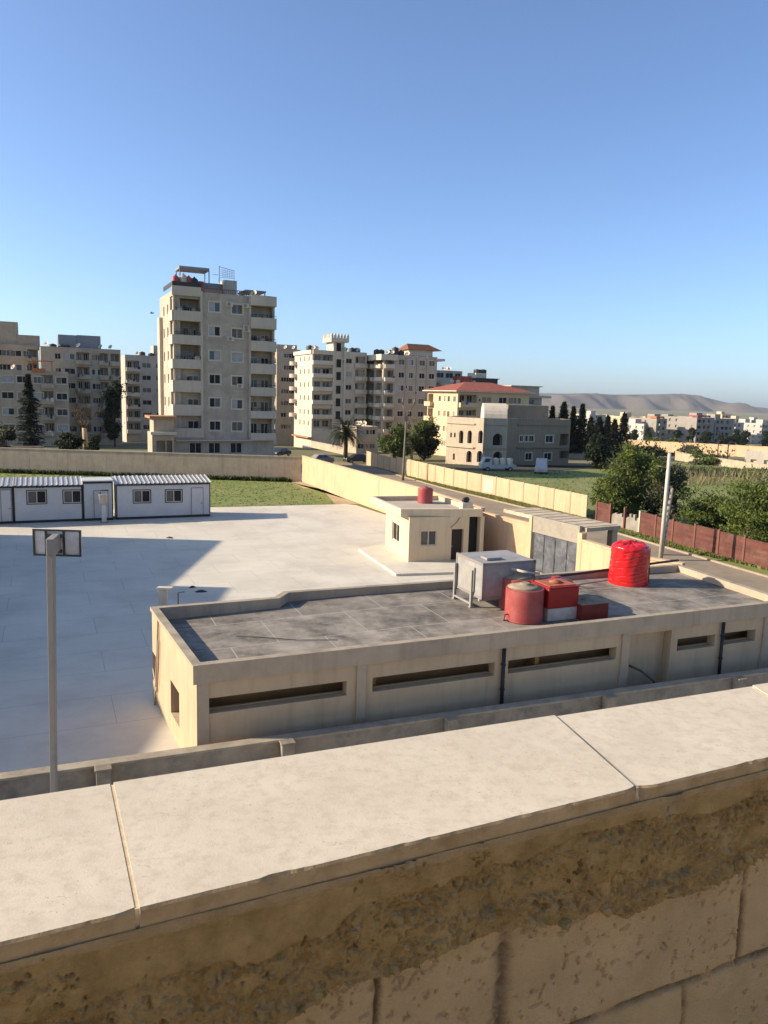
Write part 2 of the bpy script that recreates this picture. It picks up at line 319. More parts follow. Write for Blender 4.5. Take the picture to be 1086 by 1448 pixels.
def shell(root, pts, z0, z1, ops, m, roofm=None, par=0.8, pt=0.2, name='wall', roofname='roof', em={}):
    """the walls of a building with openings, plus its flat roof behind a parapet"""
    b = MB()
    for i in range(len(pts)):
        P, d, L_ = edge(pts, i); facade(b, P, d, L_, z0, z1, ops.get(i, []), em.get(i, 0))
    ins = inset(pts, pt); n = len(pts)
    for i in range(n):
        j = (i + 1) % n
        b.quad((*pts[i], z1), (*pts[j], z1), (*ins[j], z1), (*ins[i], z1)); b.quad((*ins[i], z1 - par), (*ins[i], z1), (*ins[j], z1), (*ins[j], z1 - par))
    o = b.build(name, m, root)
    r = MB(); r.add([(*p, z1 - par) for p in ins], [tuple(range(n))]); ro = r.build(roofname, roofm or concrete, root)
    return o
def balcony(root, P, d, s0, s1, z0, h, out, m, rounded=False, name='balcony', t=0.14):
    b = MB(); e = (d[1], -d[0])                      # outward
    if rounded:
        n = 10; path = [(s0, 0.0)] + [(s0 + (s1 - s0) * (q / n), out * (0.45 + 0.55 * math.sin(math.pi * (0.12 + 0.76 * q / n)))) for q in range(n + 1)] + [(s1, 0.0)]
    else: path = [(s0, 0.0), (s0, out), (s1, out), (s1, 0.0)]
    W3 = lambda q, z: (P[0] + d[0] * q[0] + e[0] * q[1], P[1] + d[1] * q[0] + e[1] * q[1], z)
    c = ((s0 + s1) / 2, 0.0); inn = [((c[0] + (q[0] - c[0]) * (1 - 2 * t / (s1 - s0))), max(0.0, q[1] - t) if q[1] > 0 else 0.0) for q in path]
    n = len(path)
    for i in range(n - 1):
        a, q = path[i], path[i + 1]; a2, q2 = inn[i], inn[i + 1]
        b.quad(W3(a, z0), W3(q, z0), W3(q, z0 + h), W3(a, z0 + h)); b.quad(W3(a, z0 + h), W3(q, z0 + h), W3(q2, z0 + h), W3(a2, z0 + h)); b.quad(W3(a2, z0 + .16), W3(a2, z0 + h), W3(q2, z0 + h), W3(q2, z0 + .16))
    b.add([W3(q, z0) for q in path], [tuple(range(n))[::-1]]); b.add([W3(q, z0 + .16) for q in inn], [tuple(range(n))])
    return b.build(name, m, root)
U25 = (math.cos(R(25)), math.sin(R(25))); V25 = (-U25[1], U25[0])
def rect_pts(P, W, D, d=U25):
    e = (-d[1], d[0]); bl = (P[0] + e[0] * D, P[1] + e[1] * D)
    return [bl, P, (P[0] + d[0] * W, P[1] + d[1] * W), (bl[0] + d[0] * W, bl[1] + d[1] * W)]   # edges: 0 left face, 1 front, 2 right, 3 back
def sx(pts, i, px, py=None):
    P, d, L_ = edge(pts, i); return hit(px, py or 580, P, d)[0]
STY = ['glass', 'dark', 'dark', 'dark', 'curtain', 'blind', 'glass+blind', 'glass+curtain', 'dark+curtain', 'shutter', 'dark']
def winrow(root, pts, i, ops, cols, zs, w_, h_, sty=None, frame=True, depth=0.16, r=None):
    """windows at the given distances along edge i, sills at zs; adds their openings to ops and returns what to place"""
    out = []
    for z in zs:
        for c in cols: ops.setdefault(i, []).append((c - w_ / 2, c + w_ / 2, z, z + h_, depth, False)); out.append((i, c - w_ / 2, c + w_ / 2, z, z + h_, depth, sty or (r or rnd).choice(STY), frame))
    return out
def loggia(pts, i, ops, s0, s1, za, zb, dp, doors, r=None):
    ops.setdefault(i, []).append((s0, s1, za, zb, dp, True)); out = []
    for (f0, f1, h0, h1) in doors:
        out.append((i, s0 + (s1 - s0) * f0, s0 + (s1 - s0) * f1, za + h0, min(zb - 0.1, za + h1), dp - 0.01, (r or rnd).choice(['glass', 'dark', 'glass+curtain', 'curtain']), True))
    return out
def put(root, pts, wins):
    for (i, s0, s1, za, zb, dp, sty, fr) in wins:
        P, d, _ = edge(pts, i); window(root, P, d, s0, s1, za, zb, dp, sty, fr)
def frames(pts, i, cols, zs, w_, h_, m, root, t=0.14, name='window_surround'):
    P, d, _ = edge(pts, i)
    for z in zs:
        for c in cols:
            surround(P, d, c - w_ / 2, c + w_ / 2, z, z + h_, t, 0.05, m, root, name)
def surround(P, d, s0, s1, z0, z1, t, pr, m, root, name='window_surround'):
    """one picture-frame ring round an opening, a single welded mesh"""
    e = (-d[1], d[0]); W3 = lambda s_, y, z: (P[0] + d[0] * s_ + e[0] * y, P[1] + d[1] * s_ + e[1] * y, z)
    o_ = [(s0 - t, z0 - t), (s1 + t, z0 - t), (s1 + t, z1 + t), (s0 - t, z1 + t)]; n_ = [(s0, z0), (s1, z0), (s1, z1), (s0, z1)]
    vs = [W3(x, -pr, z) for x, z in o_] + [W3(x, -pr, z) for x, z in n_] + [W3(x, 0.03, z) for x, z in o_] + [W3(x, 0.03, z) for x, z in n_]; fs = []
    for k in range(4):
        j = (k + 1) % 4; fs += [(k, j, 4 + j, 4 + k), (k, 8 + k, 8 + j, j), (4 + k, 4 + j, 12 + j, 12 + k)]
    b = MB(); b.add(vs, fs); return b.build(name, m, root)
def tank(name, label, c, r, h, m, group=None, lid=None, cat='water tank', ribs=0, n=20):
    t = thing(name, label, cat, c, group)
    b = MB(); prof = [(r * 0.98, 0.0), (r, 0.03)]
    if ribs:
        for k in range(ribs):
            z = h * (k + .5) / ribs; prof += [(r, z - h / ribs * .3), (r * 1.007, z - h / ribs * .12), (r * 1.007, z + h / ribs * .12), (r, z + h / ribs * .3)]
    prof += [(r, h * 0.97), (r * 0.96, h)]
    b.lathe(c, prof, n); b.build('barrel', m, t)
    l = MB(); l.lathe((c[0], c[1], c[2] + h), [(r * 0.93, 0.0), (r * 0.6, h * 0.06), (r * 0.28, h * 0.09), (r * .26, h * .13), (r * 0.24, h * 0.135)], n); l.build('lid', lid or m, t)
    return t

# ------------------------------------------------------------------ apartment blocks
stone = mat('tower_stone', (0.46, 0.415, 0.36), (0.38, 0.345, 0.30), 0.9, 0.9, 0.25, 14, stain=(0.25, 0.22, 0.185), stain_scale=0.5, stain_amt=0.5)
stone_l = mat('tower_stone_light', (0.54, 0.49, 0.425), (0.48, 0.435, 0.38), 0.8, 0.9, 0.15, 14, stain=(0.33, 0.29, 0.25), stain_scale=0.4, stain_amt=0.4)
castle_m = mat('pale_stucco', (0.60, 0.555, 0.485), (0.535, 0.495, 0.43), 0.6, 0.9, 0.15, 10, stain=(0.36, 0.32, 0.27), stain_scale=0.35, stain_amt=0.35)
castle_w = mat('white_stucco', (0.62, 0.58, 0.51), (0.55, 0.51, 0.45), 0.6, 0.9, 0.15, 10, stain=(0.42, 0.38, 0.33), stain_scale=0.35, stain_amt=0.3)
block3_m = mat('grey_stucco', (0.49, 0.445, 0.38), (0.43, 0.39, 0.335), 0.5, 0.9, 0.15, 10, stain=(0.30, 0.27, 0.23), stain_scale=0.3, stain_amt=0.4)
yellow_m = mat('yellow_stucco', (0.58, 0.48, 0.345), (0.53, 0.435, 0.31), 0.5, 0.9, 0.12, 10, stain=(0.40, 0.33, 0.24), stain_scale=0.3, stain_amt=0.3)
brown_m = mat('brown_stucco', (0.44, 0.38, 0.305), (0.37, 0.32, 0.26), 0.4, 0.92, 0.15, 8, stain=(0.25, 0.215, 0.18), stain_scale=0.3, stain_amt=0.5)
grey_m = mat('bluish_render', (0.47, 0.445, 0.41), (0.41, 0.385, 0.355), 0.4, 0.92, 0.15, 8, stain=(0.26, 0.24, 0.22), stain_scale=0.3, stain_amt=0.4)
white_m = mat('far_white', (0.44, 0.40, 0.34), (0.38, 0.35, 0.30), 0.3, 0.9)
red_tile = mat('red_tile', (0.42, 0.12, 0.07), (0.33, 0.09, 0.055), 1.5, 0.8, 0.3, 8, tiles=(0.4, 0.35, 0.04, (0.20, 0.06, 0.04), R(25), 0.25))
orange_m = mat('orange_awning', (0.50, 0.17, 0.06), (0.40, 0.13, 0.05), 2, 0.8)
red_plastic = mat('faded_red_plastic', (0.36, 0.07, 0.062), (0.29, 0.055, 0.05), 2.0, 0.5, 0.05, 30, stain=(0.36, 0.15, 0.12), stain_scale=1.8, stain_amt=0.4)
sheet_grey = mat('grey_sheet_metal', (0.25, 0.255, 0.26), (0.20, 0.205, 0.21), 2, 0.55)

def z_at(px, py, pts, i):
    P, d, _ = edge(pts, i); return hit(px, py, P, d)[1]

def clutter(pts, W, depth, d, zr, zs, ops, r, n_dish=4, n_ac=5):
    """satellite dishes along the roof edge and air conditioners on the free wall between windows"""
    P = pts[1]; e = (-d[1], d[0]); q = lambda s_, y, z: (P[0] + d[0] * s_ + e[0] * y, P[1] + d[1] * s_ + e[1] * y, z)
    for k in range(n_dish):
        s_, y = r.uniform(.6, W - .6), r.uniform(.6, 3.5); c = q(s_, y, zr); t = thing('satellite_dish', 'small round satellite dish standing on an apartment roof', 'satellite dish', c, 'satellite dishes on the roofs')
        b = MB(); b.tube([c, (c[0], c[1], zr + 1.25)], .04, 5); b.build('mast', rust, t)
        ax = Vector((-.35 + r.gauss(0, .15), -.75, .5)).normalized(); u = ax.orthogonal().normalized(); v = ax.cross(u); o_ = Vector((c[0], c[1], zr + 1.3)) + ax * .12; b = MB(); vs = []
        for j, (rr, h_) in enumerate(((.12, 0), (.34, .05), (.52, .14))): vs += [tuple(o_ + (u * math.cos(6.2832 * i / 12) + v * math.sin(6.2832 * i / 12)) * rr + ax * h_) for i in range(12)]
        b.add(vs, [(j * 12 + i, j * 12 + (i + 1) % 12, j * 12 + 12 + (i + 1) % 12, j * 12 + 12 + i) for j in (0, 1) for i in range(12)] + [tuple(range(12))], 0, True); b.build('dish', castle_w, t)
    done = 0
    for _ in range(60):
        if done >= n_ac or not zs: break
        s_, z = r.uniform(.8, W - .8), r.choice(zs) - r.uniform(-.5, 1.2)
        if any(o[0] - .55 < s_ < o[1] + .55 and o[2] - 1.0 < z < o[3] + .4 for o in ops.get(1, [])): continue
        c = q(s_, -.2, z); t = thing('air_conditioner', 'small white air conditioner on the wall of a block beyond the street', 'air conditioner', c, 'air conditioners on the far blocks'); b = MB(); b.obox(P, d, s_ - .42, s_ + .42, -.38, -.004, z - .3, z + .3); b.build('casing', castle_w, t, .02)
        b = MB(); b.obox(P, d, s_ - .3, s_ + .1, -.39, -.381, z - .22, z + .22); b.build('fan_grille', rust, t); done += 1
LAUNDRY = [mat('cloth_' + n_, c_, None, 4, .9) for n_, c_ in (('white', (.6, .58, .54)), ('blue', (.10, .14, .25)), ('wine', (.28, .06, .07)), ('sand', (.42, .34, .22)), ('black', (.03, .03, .035)))]
def laundry(root, P, d, s0, s1, z, out, r):
    e = (d[1], -d[0]); x = s0 + .1
    while x < s1 - .4:
        w_ = r.uniform(.25, .7); h_ = r.uniform(.35, .8)
        if r.random() < .6:
            b = MB(); p_ = lambda s_, zz, o_: (P[0] + d[0] * s_ + e[0] * o_, P[1] + d[1] * s_ + e[1] * o_, zz)
            n = 4; vs = [p_(x + w_ * i / n, zz, out + .02 * (i % 2)) for zz in (z, z - h_) for i in range(n + 1)]; b.add(vs, [(i, i + 1, n + 2 + i, n + 1 + i) for i in range(n)]); b.build('laundry', r.choice(LAUNDRY), root)
        x += w_ + r.uniform(.05, .5)
def tower():
    P = A(247, 600, 100.0)[:2]; pts0 = rect_pts(P, 10, 13); W = sx(pts0, 1, 388, 520); pts = rect_pts(P, W, 10.6)
    t = thing('apartment_tower', 'tall grey stone apartment tower behind the long wall, tallest building in view', 'building', (*P, 0))
    X = lambda q: 200 + q / 4.525
    Y = lambda q: 360 + q / 4.525
    ztop = z_at(320, 416, pts, 1); ops = {}; wins = []
    a = sx(pts, 1, 285.3, 520); bb = sx(pts, 1, 353, 520)
    zb = [z_at(265, Y(q), pts, 1) for q in (265, 425, 575, 730, 880, 1030, 1170)]     # undersides of the balcony fronts, top to bottom
    zt = [z_at(265, Y(q), pts, 1) for q in (205, 360, 515, 670, 805, 960, 1110)]
    stl = ['log', 'log', 'log', 'flat', 'flat', 'flat']
    for k in range(6):
        wins += loggia(pts, 1, ops, 0.25, a - 0.15, zb[k + 1] + 0.16, zb[k] - 0.02, 2.2 if k < 3 else 0.8, [(0.42, 0.66, 0.0, 2.1), (0.72, 0.97, 0.5, 1.9)] if k < 3 else [(0.50, 0.96, 0.75, 2.0)])
        balcony(t, pts[1], U25, 0.0, a - 0.05, zb[k + 1], zt[k + 1] - zb[k + 1], 0.22, stone_l)
    bandm = MB(); bandm.obox(P, U25, -0.18, a - 0.05, -0.22, -0.003, zb[0], zt[0]); bandm.build('roof_band', stone_l, t)
    # right bay: rounded balconies
    zc = [z_at(370, Y(q), pts, 1) for q in (332, 478, 620, 765, 905, 1047, 1185)]
    zd = [z_at(370, Y(q), pts, 1) for q in (268, 408, 556, 700, 850, 1000, 1140)]
    for k in range(6):
        wins += loggia(pts, 1, ops, bb + 0.15, W - 0.3, zc[k + 1] + 0.16, zc[k] - 0.05, 1.1, [(0.05, 0.40, 0.0, 2.05), (0.56, 0.92, 0.1, 2.05)])
        balcony(t, P, U25, bb, W + 0.05, zc[k + 1], zd[k + 1] - zc[k + 1], 1.1, stone_l, True)
        rb = MB(); zr = zd[k + 1] + 0.32
        path = [(bb + (W - bb) * q / 10, 1.0 * (0.45 + 0.55 * math.sin(math.pi * (0.12 + 0.76 * q / 10)))) for q in range(11)]
        pw = [(P[0] + U25[0] * s_ + U25[1] * o_, P[1] + U25[1] * s_ - U25[0] * o_, zr) for s_, o_ in path]
        rb.tube(pw, 0.03, 5)
        for q in pw[::2]: rb.tube([(q[0], q[1], zd[k + 1] - .02), q], 0.02, 4)
        rb.build('railing', rust, t)
    balcony(t, P, U25, bb, W + 0.05, zc[0], zd[0] - zc[0], 1.1, stone_l, True, name='roof_band')
    for k in range(3):
        rb = MB(); zr = zt[k + 1] + 0.35
        rb.obox(P, U25, 0.05, a - 0.15, -0.18, -0.12, zr - .03, zr + 0.02)
        for q in range(9): rb.obox(P, U25, 0.05 + q * (a - 0.25) / 8, 0.08 + q * (a - 0.25) / 8, -0.17, -0.13, zt[k + 1] - .02, zr - .03)
        rb.build('railing', rust, t)
    # middle windows
    c1, c2 = sx(pts, 1, X(470), 520), sx(pts, 1, X(613), 520)
    z1 = [z_at(X(470), Y(q), pts, 1) for q in (335, 490, 645, 797, 947, 1095)]; z2 = [z_at(X(613), Y(q), pts, 1) for q in (350, 505, 657, 808, 957, 1100)]
    st1 = ['glass+blind', 'dark+blind', 'blind+glass', 'dark', 'curtain+dark', 'dark']; st2 = ['curtain+glass', 'curtain', 'blind', 'dark+curtain', 'glass+blind', 'curtain']
    for zz, c, st in ((z1, c1, st1), (z2, c2, st2)):
        for z, s_ in zip(zz, st): wins += winrow(t, pts, 1, ops, [c], [z - 0.6], 1.45, 1.2, s_)
        frames(pts, 1, [c], [z - 0.6 for z in zz], 1.45, 1.2, castle_w, t)
    # ground floor
    zg = z_at(300, 633, pts, 1) - 0.75
    for px in (276, 303, 334): wins += winrow(t, pts, 1, ops, [sx(pts, 1, px)], [zg], 1.55, 1.4, 'dark')
    lg = MB(); lg.obox(P, U25, 0.0, W, -0.7, -0.003, zc[6] - 0.15, zc[6]); lg.build('ledge', stone_l, t)
    # lit left face
    zl = [zb[k + 1] + 1.1 for k in range(6)]
    for k, z in enumerate(zl):
        wins += winrow(t, pts, 0, ops, [3.4, 6.4], [z], 0.9, 1.2)
        ops.setdefault(0, []).append((8.2, 10.3, zb[k + 1] + 0.16, zb[k] - 0.02, 0.9, True))
        balcony(t, *edge(pts, 0)[:2], 8.0, 10.8, zb[k + 1], zt[k + 1] - zb[k + 1], 0.22, stone_l)
    fin = MB(); fin.obox(*edge(pts, 0)[:2], 0.4, 2.2, -0.45, -0.003, 0, z_at(265, Y(375), pts, 1)); fin.build('stair_bay', stone_l, t)
    shell(t, pts, 0, ztop, ops, stone, concrete, 0.9)
    for sgn, s_ in ((0, a), (1, bb)):
        p_ = MB(); p_.obox(P, U25, s_ - 0.14, s_ + 0.14, -0.26, -0.004, zb[6], ztop + (0.1 if sgn == 0 else 0)); p_.build('pilaster', stone_l, t)
    rr = random.Random(77)
    for k in (0, 2, 3): laundry(t, P, U25, .4, a - .3, zt[k + 1] + .45, .0, rr)
    for k in (0, 1, 4): laundry(t, P, U25, bb + .4, W - .4, zd[k + 1] + .5, -.35, rr)
    clutter(pts, W, 10.6, U25, ztop - .9, [], ops, rr, 4, 0)
    put(t, pts, wins)
    # roof structures
    roofz = ztop - 0.9
    def pos(px, dep): s_ = hit(px, 420, (P[0] + V25[0] * dep, P[1] + V25[1] * dep), U25)[0]; return s_
    ph = MB(); ph.obox(P, U25, pos(286, 4), pos(322, 4), 4.0, 8.0, roofz, ztop + 1.75); ph.build('penthouse', sheet_grey, t)
    ph2 = MB(); ph2.obox(P, U25, pos(317, 3), pos(335, 3), 3.0, 6.5, roofz, ztop + 2.2); ph2.build('lift_housing', grey_m, t)
    ca = MB(); ca.obox(P, U25, pos(252, 3.0), pos(294, 3.0), 2.0, 5.0, ztop + 3.0, ztop + 3.35)
    for q in (252.5, 293.2): ca.obox(P, U25, pos(q, 3), pos(q, 3) + .12, 2.1, 2.25, roofz, ztop + 3.0); ca.obox(P, U25, pos(q, 3), pos(q, 3) + .12, 4.8, 4.95, roofz, ztop + 3.0)
    ca.build('roof_canopy', sheet_grey, t)
    rf = MB(); rf.obox(P, U25, pos(345, 2.), pos(374, 2.), 1.2, 5.5, ztop + 0.75, ztop + 0.95)
    for q in (346, 372): rf.obox(P, U25, pos(q, 2), pos(q, 2) + .12, 1.3, 1.45, roofz, ztop + .75)
    rf.build('roof_canopy', sheet_grey, t)
    rl = MB()
    for q in range(26): rl.obox(P, U25, a + 0.2 + q * (bb - a - .4) / 25, a + 0.2 + q * (bb - a - .4) / 25 + .06, 0.05, 0.12, ztop, ztop + 0.5)
    rl.obox(P, U25, a + .2, bb - .2, 0.05, 0.12, ztop + 0.5, ztop + 0.6); rl.build('roof_railing', mat('brown_railing', (0.20, 0.12, 0.09)), t)
    sc2 = MB(); sc2.obox(P, U25, -0.1, a, -0.1, -0.02, zt[0], zt[0] + 0.55); sc2.obox(P, V25, 0.0, 7.0, 0.0, 0.08, zt[0], zt[0] + 0.55); sc2.build('roof_screen', rust, t)
    an = MB(); s0 = pos(310, 4); s1 = pos(331, 4)
    W3 = lambda s_, y, z: (P[0] + U25[0] * s_ + V25[0] * y, P[1] + U25[1] * s_ + V25[1] * y, z)
    zt0 = ztop + 4.1
    an.tube([W3(s0, 4, roofz), W3(s0, 4, zt0)], 0.06, 5); an.tube([W3(s0, 4, zt0 - .1), W3(s1, 4, zt0 - .5)], 0.04, 5); an.tube([W3(s1, 4, zt0 - .4), W3(s1, 4, ztop + 2)], 0.04, 5)
    for q in range(5): an.tube([W3(s0 + (s1 - s0) * (.25 + q * .15), 4, zt0 - .3 - q * .06), W3(s0 + (s1 - s0) * (.25 + q * .15), 4, zt0 - 1.5)], 0.03, 4); an.tube([W3(s0 + .1, 4, zt0 - .5 - q * .25), W3(s1, 4, zt0 - .7 - q * .2)], 0.022, 4)
    an.tube([W3(s0 - .9, 4, zt0 - 1.2), W3(s0, 4, zt0 - 1.2)], 0.03, 4); an.build('antenna_frame', sheet_grey, t)
    # things on the roof and on the walls
    for k, (px, hh, m_, lb) in enumerate(((248.5, 1.3, red_plastic, 'red water tank on the left corner of the tall tower roof'), (267, 1.3, red_plastic, 'small red water tank under the canopy on the tall tower roof'),
                                   (259.5, 1.5, castle_w, 'pale water tank beside the canopy post on the tall tower roof'), (275, 1.2, rust, 'black water tank between two red tanks on the tall tower roof'))):
        s_ = pos(px, 2.2); q = W3(s_, 2.2, roofz + 0.45)
        tank('water_tank', lb, (q[0], q[1], roofz + .01), 0.5, 0.45 + hh + 1.0, m_, 'rooftop water tanks', n=12)
    q = W3(pos(282, 3), 3, roofz); bx = MB(); bx.obox(q, U25, -0.45, 0.45, -0.5, 0.5, roofz, ztop + 1.6); bx.obox(q, U25, -0.5, 0.5, -0.55, 0.55, ztop + 1.6, ztop + 1.68)
    one(bx, 'red_cistern', red_plastic, 'square red cistern beside the grey shed on the tower roof', 'cistern', 'rooftop water tanks')
    for (px, py, lb) in ((324, 430.5, 'beside the left of the top right window'), (347, 432.5, 'right of the top right window'), (348, 463, 'stacked below another on the pilaster, sixth floor'), (348.5, 466.8, 'lower of two on the pilaster, sixth floor'), (325.5, 479.5, 'low under the sixth floor right window'), (339, 546, 'under the fourth floor right window')):
        s_, z = hit(px, py, P, U25); r_ = thing('air_conditioner', 'white air conditioner on the tall tower, ' + lb, 'air conditioner', W3(s_, -0.2, z), 'air conditioners on the tower')
        cb = MB(); cb.obox(P, U25, s_ - .42, s_ + .42, -0.36, -0.02, z - .3, z + .3); cb.build('casing', castle_w, r_, 0.02)
        fb = MB(); c0 = W3(s_ - .1, -0.365, z); n_ = 14
        fb.add([(c0[0] + U25[0] * .24 * math.cos(2 * math.pi * i / n_), c0[1] + U25[1] * .24 * math.cos(2 * math.pi * i / n_), c0[2] + .24 * math.sin(2 * math.pi * i / n_)) for i in range(n_)], [tuple(range(n_))]); fb.build('fan_grille', steel, r_)
tower()

def castle():
    P = A(441, 560, 182.0)[:2]; X = lambda q: 400 + q / 8.046; Y = lambda q: 460 + q / 8.046
    p0 = rect_pts(P, 12, 12); W = sx(p0, 1, X(945), 560); D = 13.0; pts = rect_pts(P, W, D); zg = ter(182) - 0.5
    t = thing('castle_block', 'pale apartment block with a battlemented turret on its roof', 'building', (*P, zg))
    ops = {}; wins = []; ztop = z_at(X(640), Y(295), pts, 1)
    zr = [z_at(X(400), Y(q), pts, 1) for q in (380, 528, 680, 830, 995, 1120)]
    a, b1, b2, c, e_ = [sx(pts, 1, X(q), 560) for q in (562, 580, 680, 810, 940)]
    ac = (a - 0.1)
    for k, z in enumerate(zr):
        wins += loggia(pts, 1, ops, 0.4, ac, z - 1.05, z + 1.0, 1.2, [(0.1, 0.44, 0.3, 1.85), (0.56, 0.92, 0.3, 1.85)])
        if k < 5: balcony(t, P, U25, 0.05, ac + 0.1, z - 1.35, 0.95, 0.9, castle_w, True)
        zz = z_at(X(630), Y((435, 580, 735, 880, 1025, 1120)[k]), pts, 1)
        if k < 5: wins += winrow(t, pts, 1, ops, [(b1 + b2) / 2], [zz - 0.9], 1.2, 1.9, 'dark', False)
        z3 = z_at(X(745), Y((405, 555, 705, 862, 990, 1110)[k]), pts, 1)
        wins += winrow(t, pts, 1, ops, [sx(pts, 1, X(745), 560)], [z3 - .6], 1.5, 1.15, ['dark', 'blind', 'dark', 'curtain', 'dark', 'dark'][k])
        wins += loggia(pts, 1, ops, c + 0.2, e_ - 0.2, z3 - 0.7, z3 + 1.15, 1.1, [(0.1, 0.45, 0.4, 1.7)])
        if k < 5: balcony(t, P, U25, c, e_ + .2, z3 - 1.5, 1.0, 0.8, castle_m, True)
        wins += winrow(t, pts, 0, ops, [sx(pts, 0, X(q), 560) for q in (198, 245, 293)], [z - 0.55], 0.75, 1.2, 'glass')
        if k < 5: balcony(t, *edge(pts, 0)[:2], 0.05, 1.8, z - 1.35, 0.95, 1.6, castle_w, True)
    shell(t, pts, zg, ztop, ops, castle_m, concrete, 0.8); put(t, pts, wins)
    balcony(t, P, U25, 0.0, ac + .1, zr[0] + 1.0, ztop - zr[0] - 1.0, 0.9, castle_w, True, 'roof_band')
    bb = MB(); bb.obox(*edge(pts, 0)[:2], 0, D, -0.35, -0.004, zr[0] + 1.1, ztop); bb.build('roof_band', castle_w, t)
    col = MB(); col.obox(P, U25, b1 - .5, b1 - .05, -0.5, -0.004, zg, ztop + 1.0); col.obox(P, U25, b2 + .05, b2 + .5, -0.5, -0.004, zg, ztop + 1.0); col.build('pilaster', castle_w, t)
    clutter(pts, W, D, U25, ztop - .8, zr, ops, random.Random(5), 5, 4)
    # turret
    z0 = ztop - 0.8; zt = z_at(X(600), Y(190), pts, 1); tp = [(P[0] + U25[0] * (b1 - .3) + V25[0] * 0.2, P[1] + U25[1] * (b1 - .3) + V25[1] * 0.2)]
    tw = b2 - b1 + .6; tpts = rect_pts(tp[0], tw, 4.5); to = {1: [(tw / 2 - .6, tw / 2 + .6, ztop, ztop + 1.9, 0.3, False)]}
    shell(t, tpts, z0, zt, to, castle_m, concrete, 0.1, name='turret', roofname='turret_roof'); window(t, tpts[1], U25, tw / 2 - .6, tw / 2 + .6, ztop, ztop + 1.9, 0.3, 'dark', False)
    cr = MB(); o_ = tp[0]
    cr.obox(o_, U25, -0.8, tw + 0.8, -0.8, 5.0, zt, zt + 0.9)
    for q in range(6):
        x_ = -0.8 + q * (tw + 1.6 - .5) / 5
        cr.obox(o_, U25, x_, x_ + 0.5, -0.8, -0.45, zt + .9, zt + 1.5); cr.obox(o_, U25, x_ + .1, x_ + 0.4, -0.8, -0.45, zt + 1.5, zt + 1.95)
        cr.obox(o_, U25, -0.8, -0.45, -0.3 + q * .9, 0.2 + q * .9, zt + .9, zt + 1.8)
    cr.build('battlements', castle_m, t)
    for (px, py) in ((310, 215), (365, 222), (790, 270), (840, 268)):
        s_, z = hit(X(px), Y(py), (P[0] + V25[0] * 5, P[1] + V25[1] * 5), U25)
        q = (P[0] + V25[0] * 5 + U25[0] * s_, P[1] + V25[1] * 5 + U25[1] * s_, ztop - .8)
        tank('water_tank', {310: 'dark tank farthest left on the turreted block roof', 365: 'dark tank just left of the turret on its roof', 790: 'dark tank right of the turret, left of a pair', 840: 'dark tank right of the turret, right of a pair'}[px], q, 0.9, 1.9, rust if px != 365 else grey_m, 'rooftop water tanks', n=10)
    sh = MB(); sp = (P[0] - V25[0] * 0.3, P[1] - V25[1] * 0.3); E0, dE, _ = edge(pts, 0)
    sh.obox(E0, dE, 1.0, D + 0.5, -1.0, -0.01, zg + 3.0, zg + 3.25); sh.build('canopy', mat('terracotta', (0.40, 0.22, 0.13)), t)
castle()

def generic(name, label, px0, px1, Yd, pytop, depth, m, cols, fh, first, winw=1.4, winh=1.2, logs=(), left=None, d=U25, par=0.8, frame=True, band=None, seed=1, nrow=6, zbase=None, sty=None, anchor_left=True, rnd_bal=False, group=None, surround=None, leftlogs=()):
    """an apartment block: its corner at photo column px0 and distance Yd, its front ending at column px1; cols are photo columns of windows"""
    r = random.Random(seed); P = A(px0, 570, Yd)[:2]; p0 = rect_pts(P, 10, depth, d); W = sx(p0, 1, px1, 570); pts = rect_pts(P, W, depth, d)
    zg = zbase if zbase is not None else min(ter(Yd), ter(Yd + depth)) - 0.6
    t = thing(name, label, 'building', (*P, zg), group); ztop = z_at((px0 + px1) / 2, pytop, pts, 1)
    ops = {}; wins = []; z_first = z_at((px0 + px1) / 2, first, pts, 1)
    zs = [z_first - k * fh for k in range(nrow) if z_first - k * fh - 1.2 > zg]
    cs = [sx(pts, 1, c, 570) for c in cols]
    for c in cs:
        ww = round(winw * r.choice([.7, 1.0, 1.0, 1.25]), 2)
        if 0.8 < c < W - .8: wins += winrow(t, pts, 1, ops, [c], [z - winh / 2 for z in zs], ww, winh, sty, frame, r=r)
    if surround: frames(pts, 1, [c for c in cs if 0.8 < c < W - .8], [z - winh / 2 for z in zs], winw, winh, surround, t)
    for (l0, l1) in logs:
        s0, s1 = max(0.3, sx(pts, 1, l0, 570)), min(W - .3, sx(pts, 1, l1, 570))
        for z in zs:
            wins += loggia(pts, 1, ops, s0, s1, z - 0.75, z + 1.0, 1.3, [(0.12, 0.45, 0.1, 1.6), (0.58, 0.9, 0.1, 1.6)], r)
            balcony(t, P, d, s0 - .15, s1 + .15, z - 1.6, 0.95, 0.8, band or m, rnd_bal)
            if r.random() < .55: laundry(t, P, d, s0, s1, z - .2 - r.random() * .4, .84 if not rnd_bal else .9, r)
    if left:
        wins += winrow(t, pts, 0, ops, [depth * f for f in left], [z - 0.55 for z in zs], 1.0, 1.15, sty, frame, r=r)
    for (f0, f1) in leftlogs:
        for z in zs:
            wins += loggia(pts, 0, ops, depth * f0, depth * f1, z - .75, z + 1.0, 1.2, [(0.2, 0.8, 0.1, 1.6)], r)
            balcony(t, *edge(pts, 0)[:2], depth * f0 - .15, depth * f1 + .15, z - 1.6, 0.95, 0.9, band or m, rnd_bal)
    shell(t, pts, zg, ztop, ops, m, concrete, par); put(t, pts, wins)
    clutter(pts, W, depth, d, ztop - par, zs, ops, r, 0 if par < .3 else 4)
    return t, pts, W, ztop, zs
